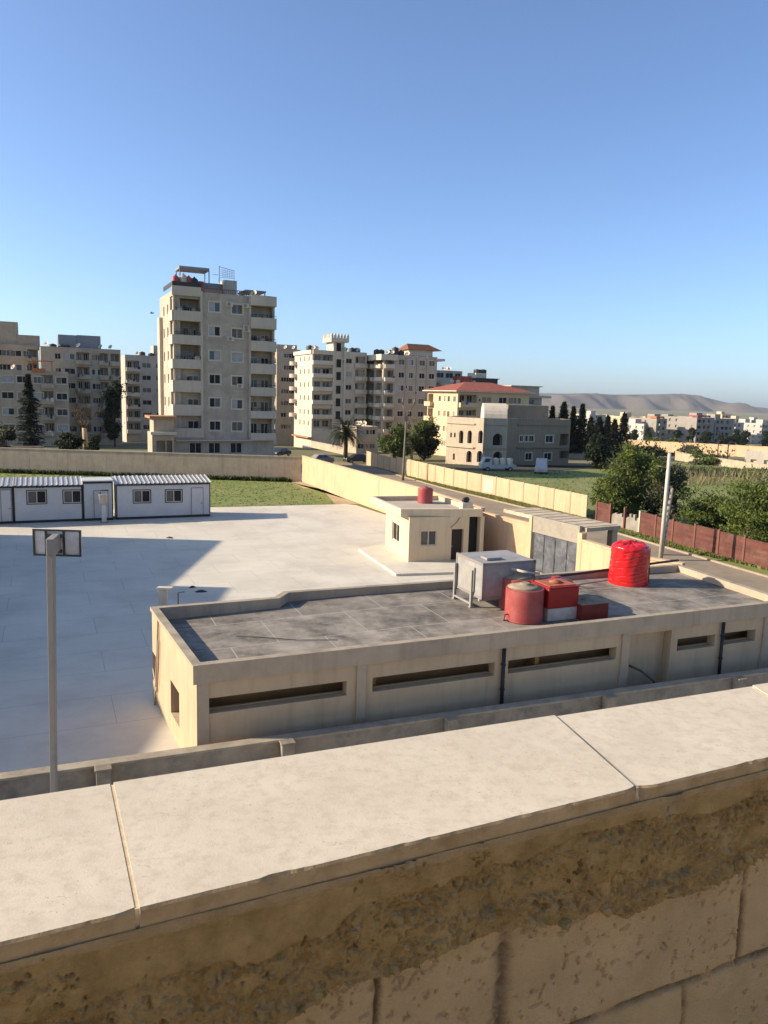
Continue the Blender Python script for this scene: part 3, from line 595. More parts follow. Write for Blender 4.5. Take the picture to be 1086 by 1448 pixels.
def roofbox(t, pts, Yoff, pxa, pxb, pya, zbot, m, deep=4.0, name='penthouse', cap=0.0, d=U25):
    P = pts[1]; e = (-d[1], d[0]); Q = (P[0] + e[0] * Yoff, P[1] + e[1] * Yoff); s0, _ = hit(pxa, pya, Q, d); s1, z = hit(pxb, pya, Q, d); z = hit((pxa + pxb) / 2, pya, Q, d)[1]
    b = MB(); b.obox(Q, d, s0, s1, 0, deep, zbot, z - (0.2 if cap else 0))
    if cap: b.obox(Q, d, s0 - cap, s1 + cap, -cap, deep + cap, z - 0.2, z)
    return b.build(name, m, t), z
def roof_tank(pts, Yoff, px, label, zb, r, h, m=None, d=U25):
    P = pts[1]; e = (-d[1], d[0]); Q = (P[0] + e[0] * Yoff, P[1] + e[1] * Yoff); s_, _ = hit(px, 500, Q, d)
    return tank('water_tank', label, (Q[0] + d[0] * s_, Q[1] + d[1] * s_, zb), r, h, m or rust, 'rooftop water tanks', n=10)

# block with the red rooftop pavilion
t, pts, W, zt, zs = generic('pavilion_block', 'grey apartment block crowned by a red roofed rooftop pavilion', 541, 616, 183, 503, 14, block3_m, [566.3, 580, 595.3, 609], 3.03, 512.5, 1.5, 1.3, logs=[(543, 555.5)], leftlogs=[(0.05, .3), (0.4, .62), (.7, .95)], band=castle_m, rnd_bal=True, seed=4, nrow=7, surround=castle_w, sty=None)
pl = MB()
for px in (573, 588, 602): s_ = sx(pts, 1, px, 570); pl.obox(pts[1], U25, s_ - .14, s_ + .14, -0.22, -0.004, zs[3], zt)
pl.build('pilaster', block3_m, t)
bd = MB(); bd.obox(pts[1], U25, -1.2, W * .22, -1.2, -0.004, zt - 1.3, zt); bd.obox(*edge(pts, 0)[:2], 0, 14, -1.2, -0.004, zt - 1.3, zt); bd.obox(pts[1], U25, W - .3, W + 2.0, -.3, 4, zt - .9, zt - .35); bd.build('roof_band', castle_w, t)
_, zp = roofbox(t, pts, 4, 578, 612, 494, zt - .8, castle_w, 5)
pv = MB(); Q = (pts[1][0] + V25[0] * 3.2, pts[1][1] + V25[1] * 3.2); s0 = hit(576, 490, Q, U25)[0]; s1 = hit(619, 490, Q, U25)[0]
q = lambda s_, y, z: (Q[0] + U25[0] * s_ + V25[0] * y, Q[1] + U25[1] * s_ + V25[1] * y, z)
for (za, zc_, f) in ((zp - .2, zp + 1.3, 0.0), (zp - 2.0, zp - 1.2, -0.5)):
    pv.add([q(s0 + .3, f, za), q(s1 - .2 + (1.6 if f == 0 else 0), f, za), q(s1 - 1.4, 2.2, zc_), q(s0 + 1.0, 2.2, zc_), q(s1, 6.5, za), q(s0, 6.5, za)], [(0, 1, 2, 3), (1, 4, 2), (4, 5, 3, 2), (5, 0, 3), (0, 5, 4, 1)])
pv.build('pavilion_roof', mat('pavilion_tile', (0.21, 0.085, 0.05), (0.14, 0.06, 0.04), 1.0, 0.8), t)
for px, lb in ((533, 'black tank at the left edge of the pavilion block roof'), (539, 'black tank second from left on the pavilion block roof'), (552, 'dark tank in the middle of the pavilion block roof'), (559, 'tall dark tank left of the rooftop pavilion'), (567, 'dark tank touching the rooftop pavilion')):
    roof_tank(pts, 3.5, px, lb, zt - .8, 0.8, 1.9 if px != 559 else 2.6)
# yellow house with the red hip roof
t, pts, W, zt, zs = generic('red_roofed_block', 'yellow apartment block under a red tiled hip roof', 647, 748, 158, 553.5, 13.0, yellow_m, [688, 711, 726, 733], 3.1, 566, 1.9, 1.25, logs=[(649.5, 674)], left=[0.42, 0.6, 0.72, .9], leftlogs=[(0.02, 0.2)], band=yellow_m, seed=9, nrow=4, par=0.1)
rb = MB(); o0 = pts[1]; q = lambda s_, y, z: (o0[0] + U25[0] * s_ + V25[0] * y, o0[1] + U25[1] * s_ + V25[1] * y, z)
zr = zt + 1.9; k = 5.5
rb.add([q(-1, -1, zt), q(W + 1, -1, zt), q(W + 1, 14, zt), q(-1, 14, zt), q(k, 6.5, zr), q(W - k, 6.5, zr)], [(0, 1, 5, 4), (1, 2, 5), (2, 3, 4, 5), (3, 0, 4), (0, 3, 2, 1)])
rb.build('hip_roof', red_tile, t)
ev = MB(); ev.obox(o0, U25, -0.9, W + .9, -0.9, 13.9, zt - .25, zt - .004); ev.build('eaves', castle_w, t)
t, pts, W, zt, zs = generic('terraced_house', 'pale block with roof sheds standing behind the red tiled roof', 640, 706, 186, 544, 12, castle_w, [650, 668, 690], 3.0, 549, 1.8, 1.0, seed=12, nrow=2)
roofbox(t, pts, 2, 652, 667, 532, zt - .8, red_tile, 4, 'red_shed'); roofbox(t, pts, 3, 673, 688, 527.5, zt - .8, castle_w, 4, 'stair_house'); roofbox(t, pts, 1.5, 677, 704, 535, zt - .8, rust, 3, 'dark_canopy', .3)
roof_tank(pts, 4, 676, 'black tank, left one on the stair house behind the red roof', A(676, 528, 190)[2], .9, 1.0); roof_tank(pts, 4, 684, 'black tank, right one on the stair house behind the red roof', A(684, 528, 190)[2], .9, 1.0)
t, pts, W, zt, zs = generic('stepped_block', 'stepped beige block with slab terraces right of the red tiled roof', 722, 766, 172, 559, 12, block3_m, [751, 763], 2.35, 568, 1.6, 1.1, logs=[(738, 747)], seed=15, nrow=5)
roofbox(t, pts, 1, 724, 763, 545.5, zt - .8, block3_m, 6, 'penthouse', 0.5)
sl_ = MB()
for z in zs[:3]: sl_.obox(pts[1], U25, W * .25, W + 1.2, -1.0, -0.004, z - 1.1, z - .85)
sl_.obox(pts[1], U25, 0, W + 2.0, -0.8, -0.004, zt - .5, zt - .05); sl_.build('terrace_slab', block3_m, t)
generic('side_block', 'grey block half hidden behind the pavilion block, right side', 612, 652, 212, 524, 12, grey_m, [622, 634, 646], 3.05, 531, 1.8, 1.4, logs=[(614, 620)], seed=18, nrow=6)
# behind the tower's right side
t, pts, W, zt, zs = generic('shaded_block', 'brown block in the gap right of the tall tower', 391, 424, 205, 494, 14, brown_m, [401, 408, 416], 3.1, 503, 1.5, 1.2, leftlogs=[(0.1, .4), (.55, .9)], band=castle_w, seed=21, nrow=7)
roofbox(t, pts, 2, 391, 420, 487.5, zt - .8, grey_m, 5)
# left group
t, pts, W, zt, zs = generic('white_block', 'pale grey block between the tall tower and the curved blocks', 178, 250, 192, 503, 12, grey_m, [208, 226, 243], 3.05, 517, 1.7, 1.2, logs=[(180, 198)], band=castle_m, seed=25, nrow=6)
roofbox(t, pts, 2, 217, 240, 489, zt - .8, grey_m, 5, 'stair_house')
roof_tank(pts, 2, 201, 'dark tank, left one on the pale grey block roof', zt - .8, .8, 1.6); roof_tank(pts, 2, 214, 'dark tank leaning near the stair house of the pale grey block', zt - .8, .8, 1.4)
t, pts, W, zt, zs = generic('curved_block', 'brownish apartment block with stacked balconies and a grey penthouse', 60, 172, 166, 492, 14, brown_m, [84, 100.5, 137, 139.5], 3.1, 505, 1.7, 1.25, logs=[(110, 128), (142.5, 154), (158, 170)], rnd_bal=True, seed=28, nrow=6)
roofbox(t, pts, 2.5, 82, 108, 473.5, zt - .8, sheet_grey, 6, 'penthouse'); roofbox(t, pts, 2.7, 108.2, 142, 474.5, zt - .8, sheet_grey, 6, 'penthouse')
for px in (75, 88, 94): roof_tank(pts, 1.2, px, {75: 'black tank farthest left on the brownish block roof', 88: 'black tank left in front of the grey penthouse', 94: 'black tank right in front of the grey penthouse'}[px], zt - .8, .8, 1.3)
t, pts, W, zt, zs = generic('tall_left_block', 'brown stepped apartment block at the left edge of the view', -60, 57, 170, 486, 14, brown_m, [-20, 2, 12, 25, 40], 3.1, 498.5, 1.9, 1.3, logs=[(42, 55)], seed=31, nrow=5)
roofbox(t, pts, 1.0, -60, 25, 453, zt - .8, brown_m, 8, 'penthouse'); roofbox(t, pts, .6, 25.2, 56, 474, zt - .8, brown_m, 6, 'penthouse')
t, pts, W, zt, zs = generic('low_left_block', 'warm brown lower block with an orange awning behind the dark conifer', -70, 98, 148, 523, 12, brown_m, [-30, 11.5, 33, 54, 88], 3.15, 536, 2.0, 1.3, logs=[(60, 76)], seed=34, nrow=4, surround=castle_m)
aw = MB(); s0, z = hit(44, 500, pts[1], U25); s1 = hit(75, 500, pts[1], U25)[0]; aw.obox(pts[1], U25, s0, s1, 0.3, 3.0, zt + 1.9, zt + 2.05); aw.obox(pts[1], U25, s0, s1 - 1.5, -.12, -0.004, zt - .3, zt + .5)
for q_ in (s0 + .1, s1 - .3): aw.obox(pts[1], U25, q_, q_ + .12, 0.4, 0.52, zt - .7, zt + 1.9); aw.obox(pts[1], U25, q_, q_ + .12, 2.8, 2.92, zt - .7, zt + 1.9)
aw.build('awning', orange_m, t)
# villa with arches
def villa():
    p1 = A(632, 600, 130)[:2]; p2 = A(672, 600, 125.5)[:2]; p3 = A(718, 600, 127.5)[:2]; p4 = A(732, 600, 130)[:2]; p5 = A(806, 600, 134)[:2]
    pts = [p1, p2, p3, p4, p5, (p5[0] - 4.5, p5[1] + 11), (p1[0] + 3, p1[1] + 11)]; zg = ter(134) - 0.6
    t = thing('arched_villa', 'pale two storey villa with pointed arches and a brown side wing', 'building', (*p1, zg)); ops = {}; wins = []
    zt = z_at(672, 591, pts, 0); X = lambda q: 600 + q / 4.936; Y = lambda q: 560 + q / 4.936
    def arch(i, cx, y0, y1, w_, k=1.3, dp=0.5):
        s_, za = hit(X(cx), Y(y1), *edge(pts, i)[:2]); zb = hit(X(cx), Y(y0), *edge(pts, i)[:2])[1]
        w_ = w_ / 4.936 / F * 127 * (1.15 if i == 0 else 1.0)
        ops.setdefault(i, []).append((s_ - w_ / 2, s_ + w_ / 2, za, zb, dp, False, k)); wins.append((i, s_ - w_ / 2, s_ + w_ / 2, za, zb, dp, 'dark', False))
    for c in (255, 314, 390): arch(0, c, 240, 330, 34)
    for c in (186, 212): arch(0, c, 255, 288, 14, 1.0, .25)
    for c in (205, ): arch(0, c, 400, 445, 18)
    for c in (310, 384): arch(0, c, 382, 462, 42)
    arch(1, 510, 262, 345, 76, 1.0, 1.0); arch(1, 510, 388, 465, 70, 1.0, 1.0)
    for (i, x, y, w_, h_) in ((3, 680, 297, .8, 1.0), (3, 708, 297, .9, 1.0), (3, 748, 297, .9, 1.0), (3, 873, 300, 1.5, 1.2), (3, 728, 422, 1.3, 1.2), (3, 862, 422, 1.5, 1.2)):
        s_, z = hit(X(x), Y(y), *edge(pts, i)[:2]); wins += winrow(t, pts, i, ops, [s_], [z - h_ / 2], w_, h_, 'dark'); frames(pts, i, [s_], [z - h_ / 2], w_, h_, castle_w, t)
    for (y0, y1) in ((265, 345), (382, 435)):
        s0, za = hit(X(942), Y(y1), *edge(pts, 3)[:2]); s1, zb = hit(X(1010), Y(y0), *edge(pts, 3)[:2]); wins += loggia(pts, 3, ops, s0, s1, za, zb, 1.8, [(.3, .7, .0, 1.8)])
    shell(t, pts, zg, zt, ops, [mat('villa_beige_stucco', (0.47, 0.41, 0.335), (0.41, 0.36, 0.295), .5, .9, .15, 10, stain=(.3, .26, .21), stain_scale=.4, stain_amt=.4), mat('villa_brown_stucco', (0.29, 0.24, 0.19), (0.24, 0.20, 0.155), .5, .9, .15, 10)], concrete, 0.9, em={2: 1, 3: 1, 4: 1}); put(t, pts, wins)
    lg = MB()
    for i, mat_ in ((0, 0), (1, 0), (3, 1)):
        P, d, L_ = edge(pts, i); zz = hit(X(500), Y(362), *edge(pts, 1)[:2])[1]
        lg.obox(P, d, 0.02, L_ - .02, -0.25, -0.005, zz - .12, zz + .12, mat_); lg.obox(P, d, 0.02, L_ - .02, -0.18, -0.005, zt - 1.1, zt - .9, mat_)
    lg.build('cornice', [MATS['villa_beige_stucco'], MATS['villa_brown_stucco']], t)

    # rooftop vault
    Q = (p2[0] + 1.4, p2[1] + 4.5); vb = MB(); s0 = hit(685, 580, Q, (1, 0))[0]; s1 = hit(718, 580, Q, (1, 0))[0]; r_ = 2.4; n = 12
    vs = []
    for x_ in (Q[0] + s0, Q[0] + s1):
        for q in range(n + 1): vs.append((x_, Q[1] + r_ - r_ * math.cos(math.pi * q / n), zt - .9 + 0.9 + r_ * math.sin(math.pi * q / n)))
    vb.add(vs, [(q, q + 1, n + 2 + q, n + 1 + q) for q in range(n)] + [tuple(range(n + 1))[::-1], tuple(range(n + 1, 2 * n + 2))], 0, False)
    vb.box(Q[0] + s0, Q[0] + s1, Q[1], Q[1] + 2 * r_, zt - .9, zt)
    vb.build('roof_vault', castle_w, t)
    ub = MB(); s0 = hit(718, 590, (p4[0] - 1, p4[1] + 4), U25)[0]; s1 = hit(775, 590, (p4[0] - 1, p4[1] + 4), U25)[0]; ub.obox((p4[0] - 1, p4[1] + 4), U25, s0, s1, 0, 6, zt - .9, zt + 2.2); ub.build('upper_storey', MATS['villa_brown_stucco'], t)
villa()
# shed-like gatehouse left of the tower
gp = A(215, 610, 96)[:2]; gpts = rect_pts(gp, 2.7, 4.0); t = thing('gatehouse', 'small two level gatehouse with a tiled canopy left of the tall tower', 'building', (*gp, 0))
shell(t, gpts, 0, A(225, 612, 96)[2], {1: [(0.5, 1.6, 1.4, 4.0, .9, True), (1.75, 2.45, 1.4, 4.0, .9, True)]}, brown_m, concrete, .3)
g2 = MB(); g2.obox(gp, U25, 0.25, 2.6, 0.3, 3.7, A(225, 612, 96)[2] - .3, A(225, 592, 96)[2]); g2.build('upper_room', brown_m, t)
gs = MB(); gs.obox(gp, U25, -0.25, 2.9, -0.5, -0.004, A(225, 612, 96)[2] - .25, A(225, 612, 96)[2] + .1); gs.build('ledge', castle_m, t)
g3 = MB(); g3.obox(gp, U25, -0.3, 3.0, -0.3, 4.1, A(225, 592, 96)[2], A(225, 588.5, 96)[2]); g3.build('canopy', mat('terracotta', (0.40, 0.22, 0.13)), t)
# low house between the turreted block and the pavilion block
generic('low_house', 'low flat roofed house in front of the pavilion block', 505, 536, 162, 603, 9, brown_m, [512, 519, 528], 3.0, 611, 1.3, 1.1, seed=41, nrow=2)

# ------------------------------------------------------------------ far blocks on the plain and far walls
far_g = mat('far_grey', (0.30, 0.265, 0.22), (0.25, 0.22, 0.185), 0.2, 0.9); far_c = mat('far_cream', (0.50, 0.42, 0.31), (0.44, 0.37, 0.28), 0.2, 0.9)
def far_block(px0, px1, py0, Yd, m, label, seed, depth=16, cap=None, d=U25, n=5):
    r = random.Random(seed); P = A(px0, 600, Yd)[:2]; p0 = rect_pts(P, 10, depth, d); W = sx(p0, 1, px1, 600); pts = rect_pts(P, W, depth, d); zg = ter(Yd) - 2
    t = thing('apartment_block', label, 'building', (*P, zg), 'apartment blocks far out on the plain'); zt = z_at((px0 + px1) / 2, py0, pts, 1); ops = {}; pl = []
    fh = 3.2; k = 0
    while zt - 2.6 - k * fh > zg + 2 and k < 6:
        z = zt - 2.6 - k * fh; c = 2.0
        while c < W - 1.6:
            w_ = r.choice([1.3, 1.6, 2.3]); ops.setdefault(1, []).append((c - w_ / 2, c + w_ / 2, z, z + 1.5, .7, True)); pl.append((1, c - w_ / 2, c + w_ / 2, z, z + 1.5)); c += r.choice([3.0, 3.6, 4.2])
        for c in (3.2, 7.6, 12.2): ops.setdefault(0, []).append((c - .7, c + .7, z, z + 1.4, .6, True)); pl.append((0, c - .7, c + .7, z, z + 1.4))
        if r.random() < 0.8:
            bw = MB(); a_ = r.uniform(.1, .6) * W; bw.obox(P, d, a_, a_ + min(5, W * .35), -1.2, -.01, z - 1.0, z + .1); bw.build('balcony', m, t)
        k += 1
    shell(t, pts, zg, zt, ops, m, concrete, .6)
    b = MB()
    for (i, s0, s1, za, zb) in pl:
        Q, dd, _ = edge(pts, i); e = (-dd[1], dd[0]); q = lambda s_, z: (Q[0] + dd[0] * s_ + e[0] * .69, Q[1] + dd[1] * s_ + e[1] * .69, z)
        b.quad(q(s0, za), q(s1, za), q(s1, zb), q(s0, zb))
    wo = b.build('window_panes', dark, t)
    h_ = MB(); h_.obox(P, d, W * .3, W * .3 + 4, 4, 9, zt - .6, zt + 2.2); h_.build('stair_house', m, t)
    if cap:
        c_ = MB(); c_.obox(P, d, W * .1, W * .85, 1, 7, zt + .3, zt + 1.1); c_.obox(P, d, W * .12, W * .12 + .3, 1.2, 1.5, zt - .6, zt + .3); c_.obox(P, d, W * .8, W * .8 + .3, 1.2, 1.5, zt - .6, zt + .3); c_.build('roof_awning', cap, t)
    return t
far_block(914, 927, 594, 520, far_c, 'cream far block behind the orange capped one', 21)
far_block(966, 983, 595.5, 560, white_m, 'pale far block in the gap left of the longest block', 22)
far_block(1040, 1058, 592.5, 620, far_c, 'cream far block above the white ones near the right edge', 23)
far_block(816, 832, 589, 560, white_m, 'pale far block left of the conifer gap', 24)
far_block(858, 870, 590, 640, far_c, 'tiny cream far block in the middle of the conifer row', 25)
far_block(833, 856, 586, 520, white_m, 'pale far block glimpsed between the conifers', 1)
far_block(884, 908, 589, 440, far_c, 'far cream block just right of the conifers', 2)
far_block(903, 913, 599, 400, white_m, 'small low white far house beside an orange capped block', 3, 9)
far_block(928, 943, 592, 400, far_g, 'far block with an orange awning on its roof', 4, 20, orange_m)
far_block(945, 966, 592, 430, far_g, 'grey far block between the orange capped and the longest block', 5)
far_block(985, 1010, 590.5, 400, far_g, 'longest far block, its cream end wall in the sun', 6, 26, red_plastic)
far_block(1011, 1037, 592, 408, far_g, 'grey far block joined to the right of the longest block', 7, 14)
far_block(1036, 1052, 597.5, 460, white_m, 'white far block near the right edge beside dark trees', 8, 14)
far_block(1056, 1073, 598, 480, white_m, 'white far block second from the right edge', 9)
far_block(1076, 1110, 599, 470, white_m, 'white far block cut by the right edge of the view', 10, 12)
far_block(868, 882, 592, 560, white_m, 'tiny white far block behind the conifers, left of the cream one', 11)
far_block(1020, 1034, 586, 640, far_c, 'cream far block peeping above the grey blocks', 12)
far_block(1062, 1090, 594, 700, white_m, 'most distant white block near the right edge', 13)
def long_wall(name, label, a, b, Ya, Yb, h, m, t_=0.25, nb=14):
    pa, pb = A(*a, Ya), A(*b, Yb); L_ = math.hypot(pb[0] - pa[0], pb[1] - pa[1]); d = ((pb[0] - pa[0]) / L_, (pb[1] - pa[1]) / L_)
    r = thing(name, label, 'wall', (pa[0], pa[1], pa[2] - h)); bb = MB()
    for k in range(nb):
        z = pa[2] + (pb[2] - pa[2]) * (k + .5) / nb; bb.obox(pa, d, L_ * k / nb + .02, L_ * (k + 1) / nb - .02, 0, t_, z - h, z)
    bb.build('wall_panel', m, r); c = MB()
    for k in range(nb): z = pa[2] + (pb[2] - pa[2]) * (k + .5) / nb; c.obox(pa, d, L_ * k / nb - .0, L_ * (k + 1) / nb - 0.002, -.05, t_ + .05, z + .003, z + .12)
    c.build('coping', m, r); return r
long_wall('plain_wall', 'long sunlit cream wall across the plain, the far one', (858, 621), (1100, 633), 215, 175, 2.6, peach)
long_wall('plain_wall', 'lower cream wall nearer across the field, right side', (955, 640), (1100, 660), 165, 128, 1.6, peach_old)
hp = A(1054, 640, 142)[:2]; t = thing('white_hut', 'small pale hut by the cream walls at the right edge', 'hut', (*hp, ter(142)))
hpts = rect_pts(hp, 4.4, 3.5, (math.cos(R(-28)), math.sin(R(-28)))); shell(t, hpts, ter(142) - .8, A(1060, 637, 142)[2], {1: [(1, 2, ter(142) + .4, ter(142) + 1.8, .3, True), (3.2, 4.2, ter(142) - .3, ter(142) + 1.8, .3, True)]}, castle_w, concrete, .2)
for (px, pt, pb, Y_, lb) in ((1015, 626, 645, 158, 'thin dark pole in front of the far cream wall, left one'), (1029, 630, 648, 150, 'thin dark pole in front of the far cream wall, right one')):
    b = MB(); q0 = A(px, pb, Y_); q1 = A(px + 1, pt - 2, Y_); b.tube([(q0[0], q0[1], ter(Y_) - .2), q1], [.14, .1], 6); one(b, 'wooden_pole', rust, lb, 'pole', 'poles by the far wall')

# ------------------------------------------------------------------ compound walls and fences
def wall_run(name, label, pts2, h, th, m, group=None, capm=None, joint=3.2, side=1):
    r = thing(name, label, 'wall', (*pts2[0], 0), group); b = MB(); c = MB(); jb = MB()
    for p, q in zip(pts2[:-1], pts2[1:]):
        L_ = math.hypot(q[0] - p[0], q[1] - p[1]); d = ((q[0] - p[0]) / L_, (q[1] - p[1]) / L_); n = max(1, round(L_ / joint))
        for k in range(n): b.obox(p, d, L_ * k / n + (.012 if k else 0), L_ * (k + 1) / n - (.012 if k < n - 1 else 0), 0, th * side, 0 if side > 0 else 0, h)
        jb.obox(p, d, 0, L_, 0.03 * side, (th - .03) * side, 0, h - 0.02)
        c.obox(p, d, -0.03, L_ + 0.0, -0.05 * side, (th + .05) * side, h + .003, h + .11)
    b.build('render_panel', m, r); jb.build('core', concrete, r); c.build('coping', capm or m, r); return r
wall_run('perimeter_wall', 'long shaded beige wall behind the white cabins', [(-75, 92.5), (-9.95, 90.6)], 2.85, 0.25, peach_old, joint=4.6)
wall_run('street_wall', 'sunlit peach wall running from the far corner to the small guard house', WALL[:4], 3.0, 0.22, peach, joint=9)
wall_run('yard_wall', 'short peach wall between the guard house and the metal gate', WALL[3:], 2.75, 0.22, peach, joint=5)
gA, gB = WALL[-1], (11.05, 42.7)
wall_run('gate_wall', 'peach wall right of the metal gate, behind the red wrapped tank', [gB, (12.7, 38.6), (14.6, 36.7)], 2.55, 0.25, peach, joint=5)
def gate():
    L_ = math.hypot(gB[0] - gA[0], gB[1] - gA[1]); d = ((gB[0] - gA[0]) / L_, (gB[1] - gA[1]) / L_); t = thing('metal_gate', 'grey double leaf metal gate under a concrete beam', 'gate', (*gA, 0))
    gm = mat('gate_metal', (0.085, 0.09, 0.10), (0.055, 0.058, 0.065), 1.0, 0.6, stain=(0.26, 0.26, 0.26), stain_scale=1.6, stain_amt=0.45)
    lm = mat('stained_concrete', (0.36, 0.34, 0.31), (0.25, 0.235, 0.215), 0.9, 0.92, 0.3, stain=(0.09, 0.085, 0.08), stain_scale=0.9, stain_amt=0.6)
    b = MB(); b.obox(gA, d, 0.15, L_ - .05, 0.02, 0.24, 2.35, 3.35); b.build('lintel', lm, t)
    for (a, c) in ((0.2, L_ * .50), (L_ * .505, L_ - .1)):
        b = MB(); b.obox(gA, d, a, c, 0.12, 0.15, 0.06, 2.33)
        for k in range(3): x = a + (c - a) * k / 2; b.obox(gA, d, max(a, x - .04), min(c, x + .04), 0.08, 0.12, .06, 2.33)
        for z in (.06, 1.15, 2.2): b.obox(gA, d, a + .05, c - .05, 0.085, 0.119, z, z + .07)
        b.build('leaf', gm, t)
    b = MB(); b.obox(gA, d, -0.1, 0.15, -0.05, 0.3, 0, 3.3); b.obox(gA, d, L_ - .1, L_ + .25, -0.05, 0.3, 0, 3.0); b.build('gate_post', peach, t)
    b = MB(); b.obox(gA, d, -3.2, L_ + 0.2, 0.32, 2.9, 3.05, 3.27); b.build('canopy', mat('canopy_screed', (0.56, 0.49, 0.39), (0.44, 0.385, 0.305), 1.2, .9, .3, stain=(.2, .17, .135), stain_scale=.8, stain_amt=.5), t)
    b = MB()
    for k in range(9): x = -3.0 + k * (L_ + 2.8) / 8; b.obox(gA, d, x, x + .12, 0.3, 2.92, 3.272, 3.292)
    b.build('canopy_rib', peach_old, t)
    b = MB(); b.obox(gA, d, L_ - .35, L_ + .05, 2.45, 2.85, 0, 3.045); b.obox(gA, d, -3.0, -2.6, 2.45, 2.85, 0, 3.045); b.build('canopy_column', peach, t)
gate()
def panel_fence():
    t = thing('panel_fence', 'cream precast panel fence along the far side of the street', 'fence', (*FENCE[-1], 0)); mm = MB()
    cap = mat('fence_post_concrete', (0.42, 0.34, 0.24), None, 2, 0.9)
    blank = mat('whitewashed_panel', (0.55, 0.50, 0.42), (0.42, 0.40, 0.36), 1.2, 0.9)
    k = 0
    for p, q in zip(FENCE[:-1], FENCE[1:]):
        L_ = math.hypot(q[0] - p[0], q[1] - p[1]); d = ((q[0] - p[0]) / L_, (q[1] - p[1]) / L_); n = max(1, round(L_ / 2.7)); z = ter(p[1])
        for j in range(n):
            b = MB(); b.obox(p, d, L_ * j / n + .1, L_ * (j + 1) / n - .1, 0, 0.09, z - .2, z + 2.15); o = b.build('panel', peach if k != 14 else peach, t, 0.02)
            if k == 14:
                b = MB(); b.obox(p, d, L_ * j / n + .5, L_ * (j + 1) / n - .5, -0.012, -0.002, z + .35, z + 1.85); b.build('pale_patch', blank, o)
            b = MB(); b.obox(p, d, L_ * j / n - .1, L_ * j / n + .1, -0.03, 0.14, z - .2, z + 2.22); b.build('post', cap, t); k += 1
panel_fence()
def pink_fence():
    t = thing('brick_fence', 'rusty red block fence with posts in front of the bushes', 'fence', (*PINK[0], 0))
    pm = mat('pink_block', (0.165, 0.052, 0.035), (0.105, 0.036, 0.026), 1.6, 0.9, 0.3, 8, stain=(0.20, 0.12, 0.085), stain_scale=1.3, stain_amt=0.5, tiles=(0.42, 0.2, 0.016, (0.10, 0.052, 0.04), (R(90), 0, R(0)), 0.3))
    pp = mat('pink_post', (0.18, 0.075, 0.052), None, 2, 0.9); wp = mat('pale_post', (0.52, 0.46, 0.38), None, 2, 0.9); gp_ = mat('patched_grey', (0.30, 0.28, 0.255), (0.20, 0.19, 0.17), 1.5, 0.95, .5)
    k = 0
    for p, q in zip(PINK[:-1], PINK[1:]):
        L_ = math.hypot(q[0] - p[0], q[1] - p[1]); d = ((q[0] - p[0]) / L_, (q[1] - p[1]) / L_); n = round(L_ / 2.05)
        for j in range(n):
            a, c = L_ * j / n, L_ * (j + 1) / n
            if k in (1, 2):                        # broken stretch with rubble
                b = MB(); N_ = 8; hs = [0.5 + .5 * rnd.random() for _ in range(N_)]
                for x in range(N_): b.obox(p, d, a + (c - a) * x / N_, a + (c - a) * (x + 1) / N_ - .001, 0.1, 0.3, 0, hs[x] + .5)
                b.build('broken_panel', gp_, t)
            else:
                b = MB(); b.obox(p, d, a + .08, c - .08, 0, 0.12, 0, 1.85 - 0.05 * (k % 3)); o = b.build('panel', pm, t)
                if k in (9, 10): b = MB(); x = a + .7; b.obox(p, d, x, x + .9, -0.03, -0.003, .15, 1.45) if k == 10 else b.obox(p, d, x, x + .3, -.03, -.003, .9, 1.9); b.build('pale_board', wp, o)
            b = MB(); b.obox(p, d, a - .08, a + .08, -0.05, 0.17, 0, 1.93); b.build('post', wp if k in (3,) else pp, t); k += 1
pink_fence()

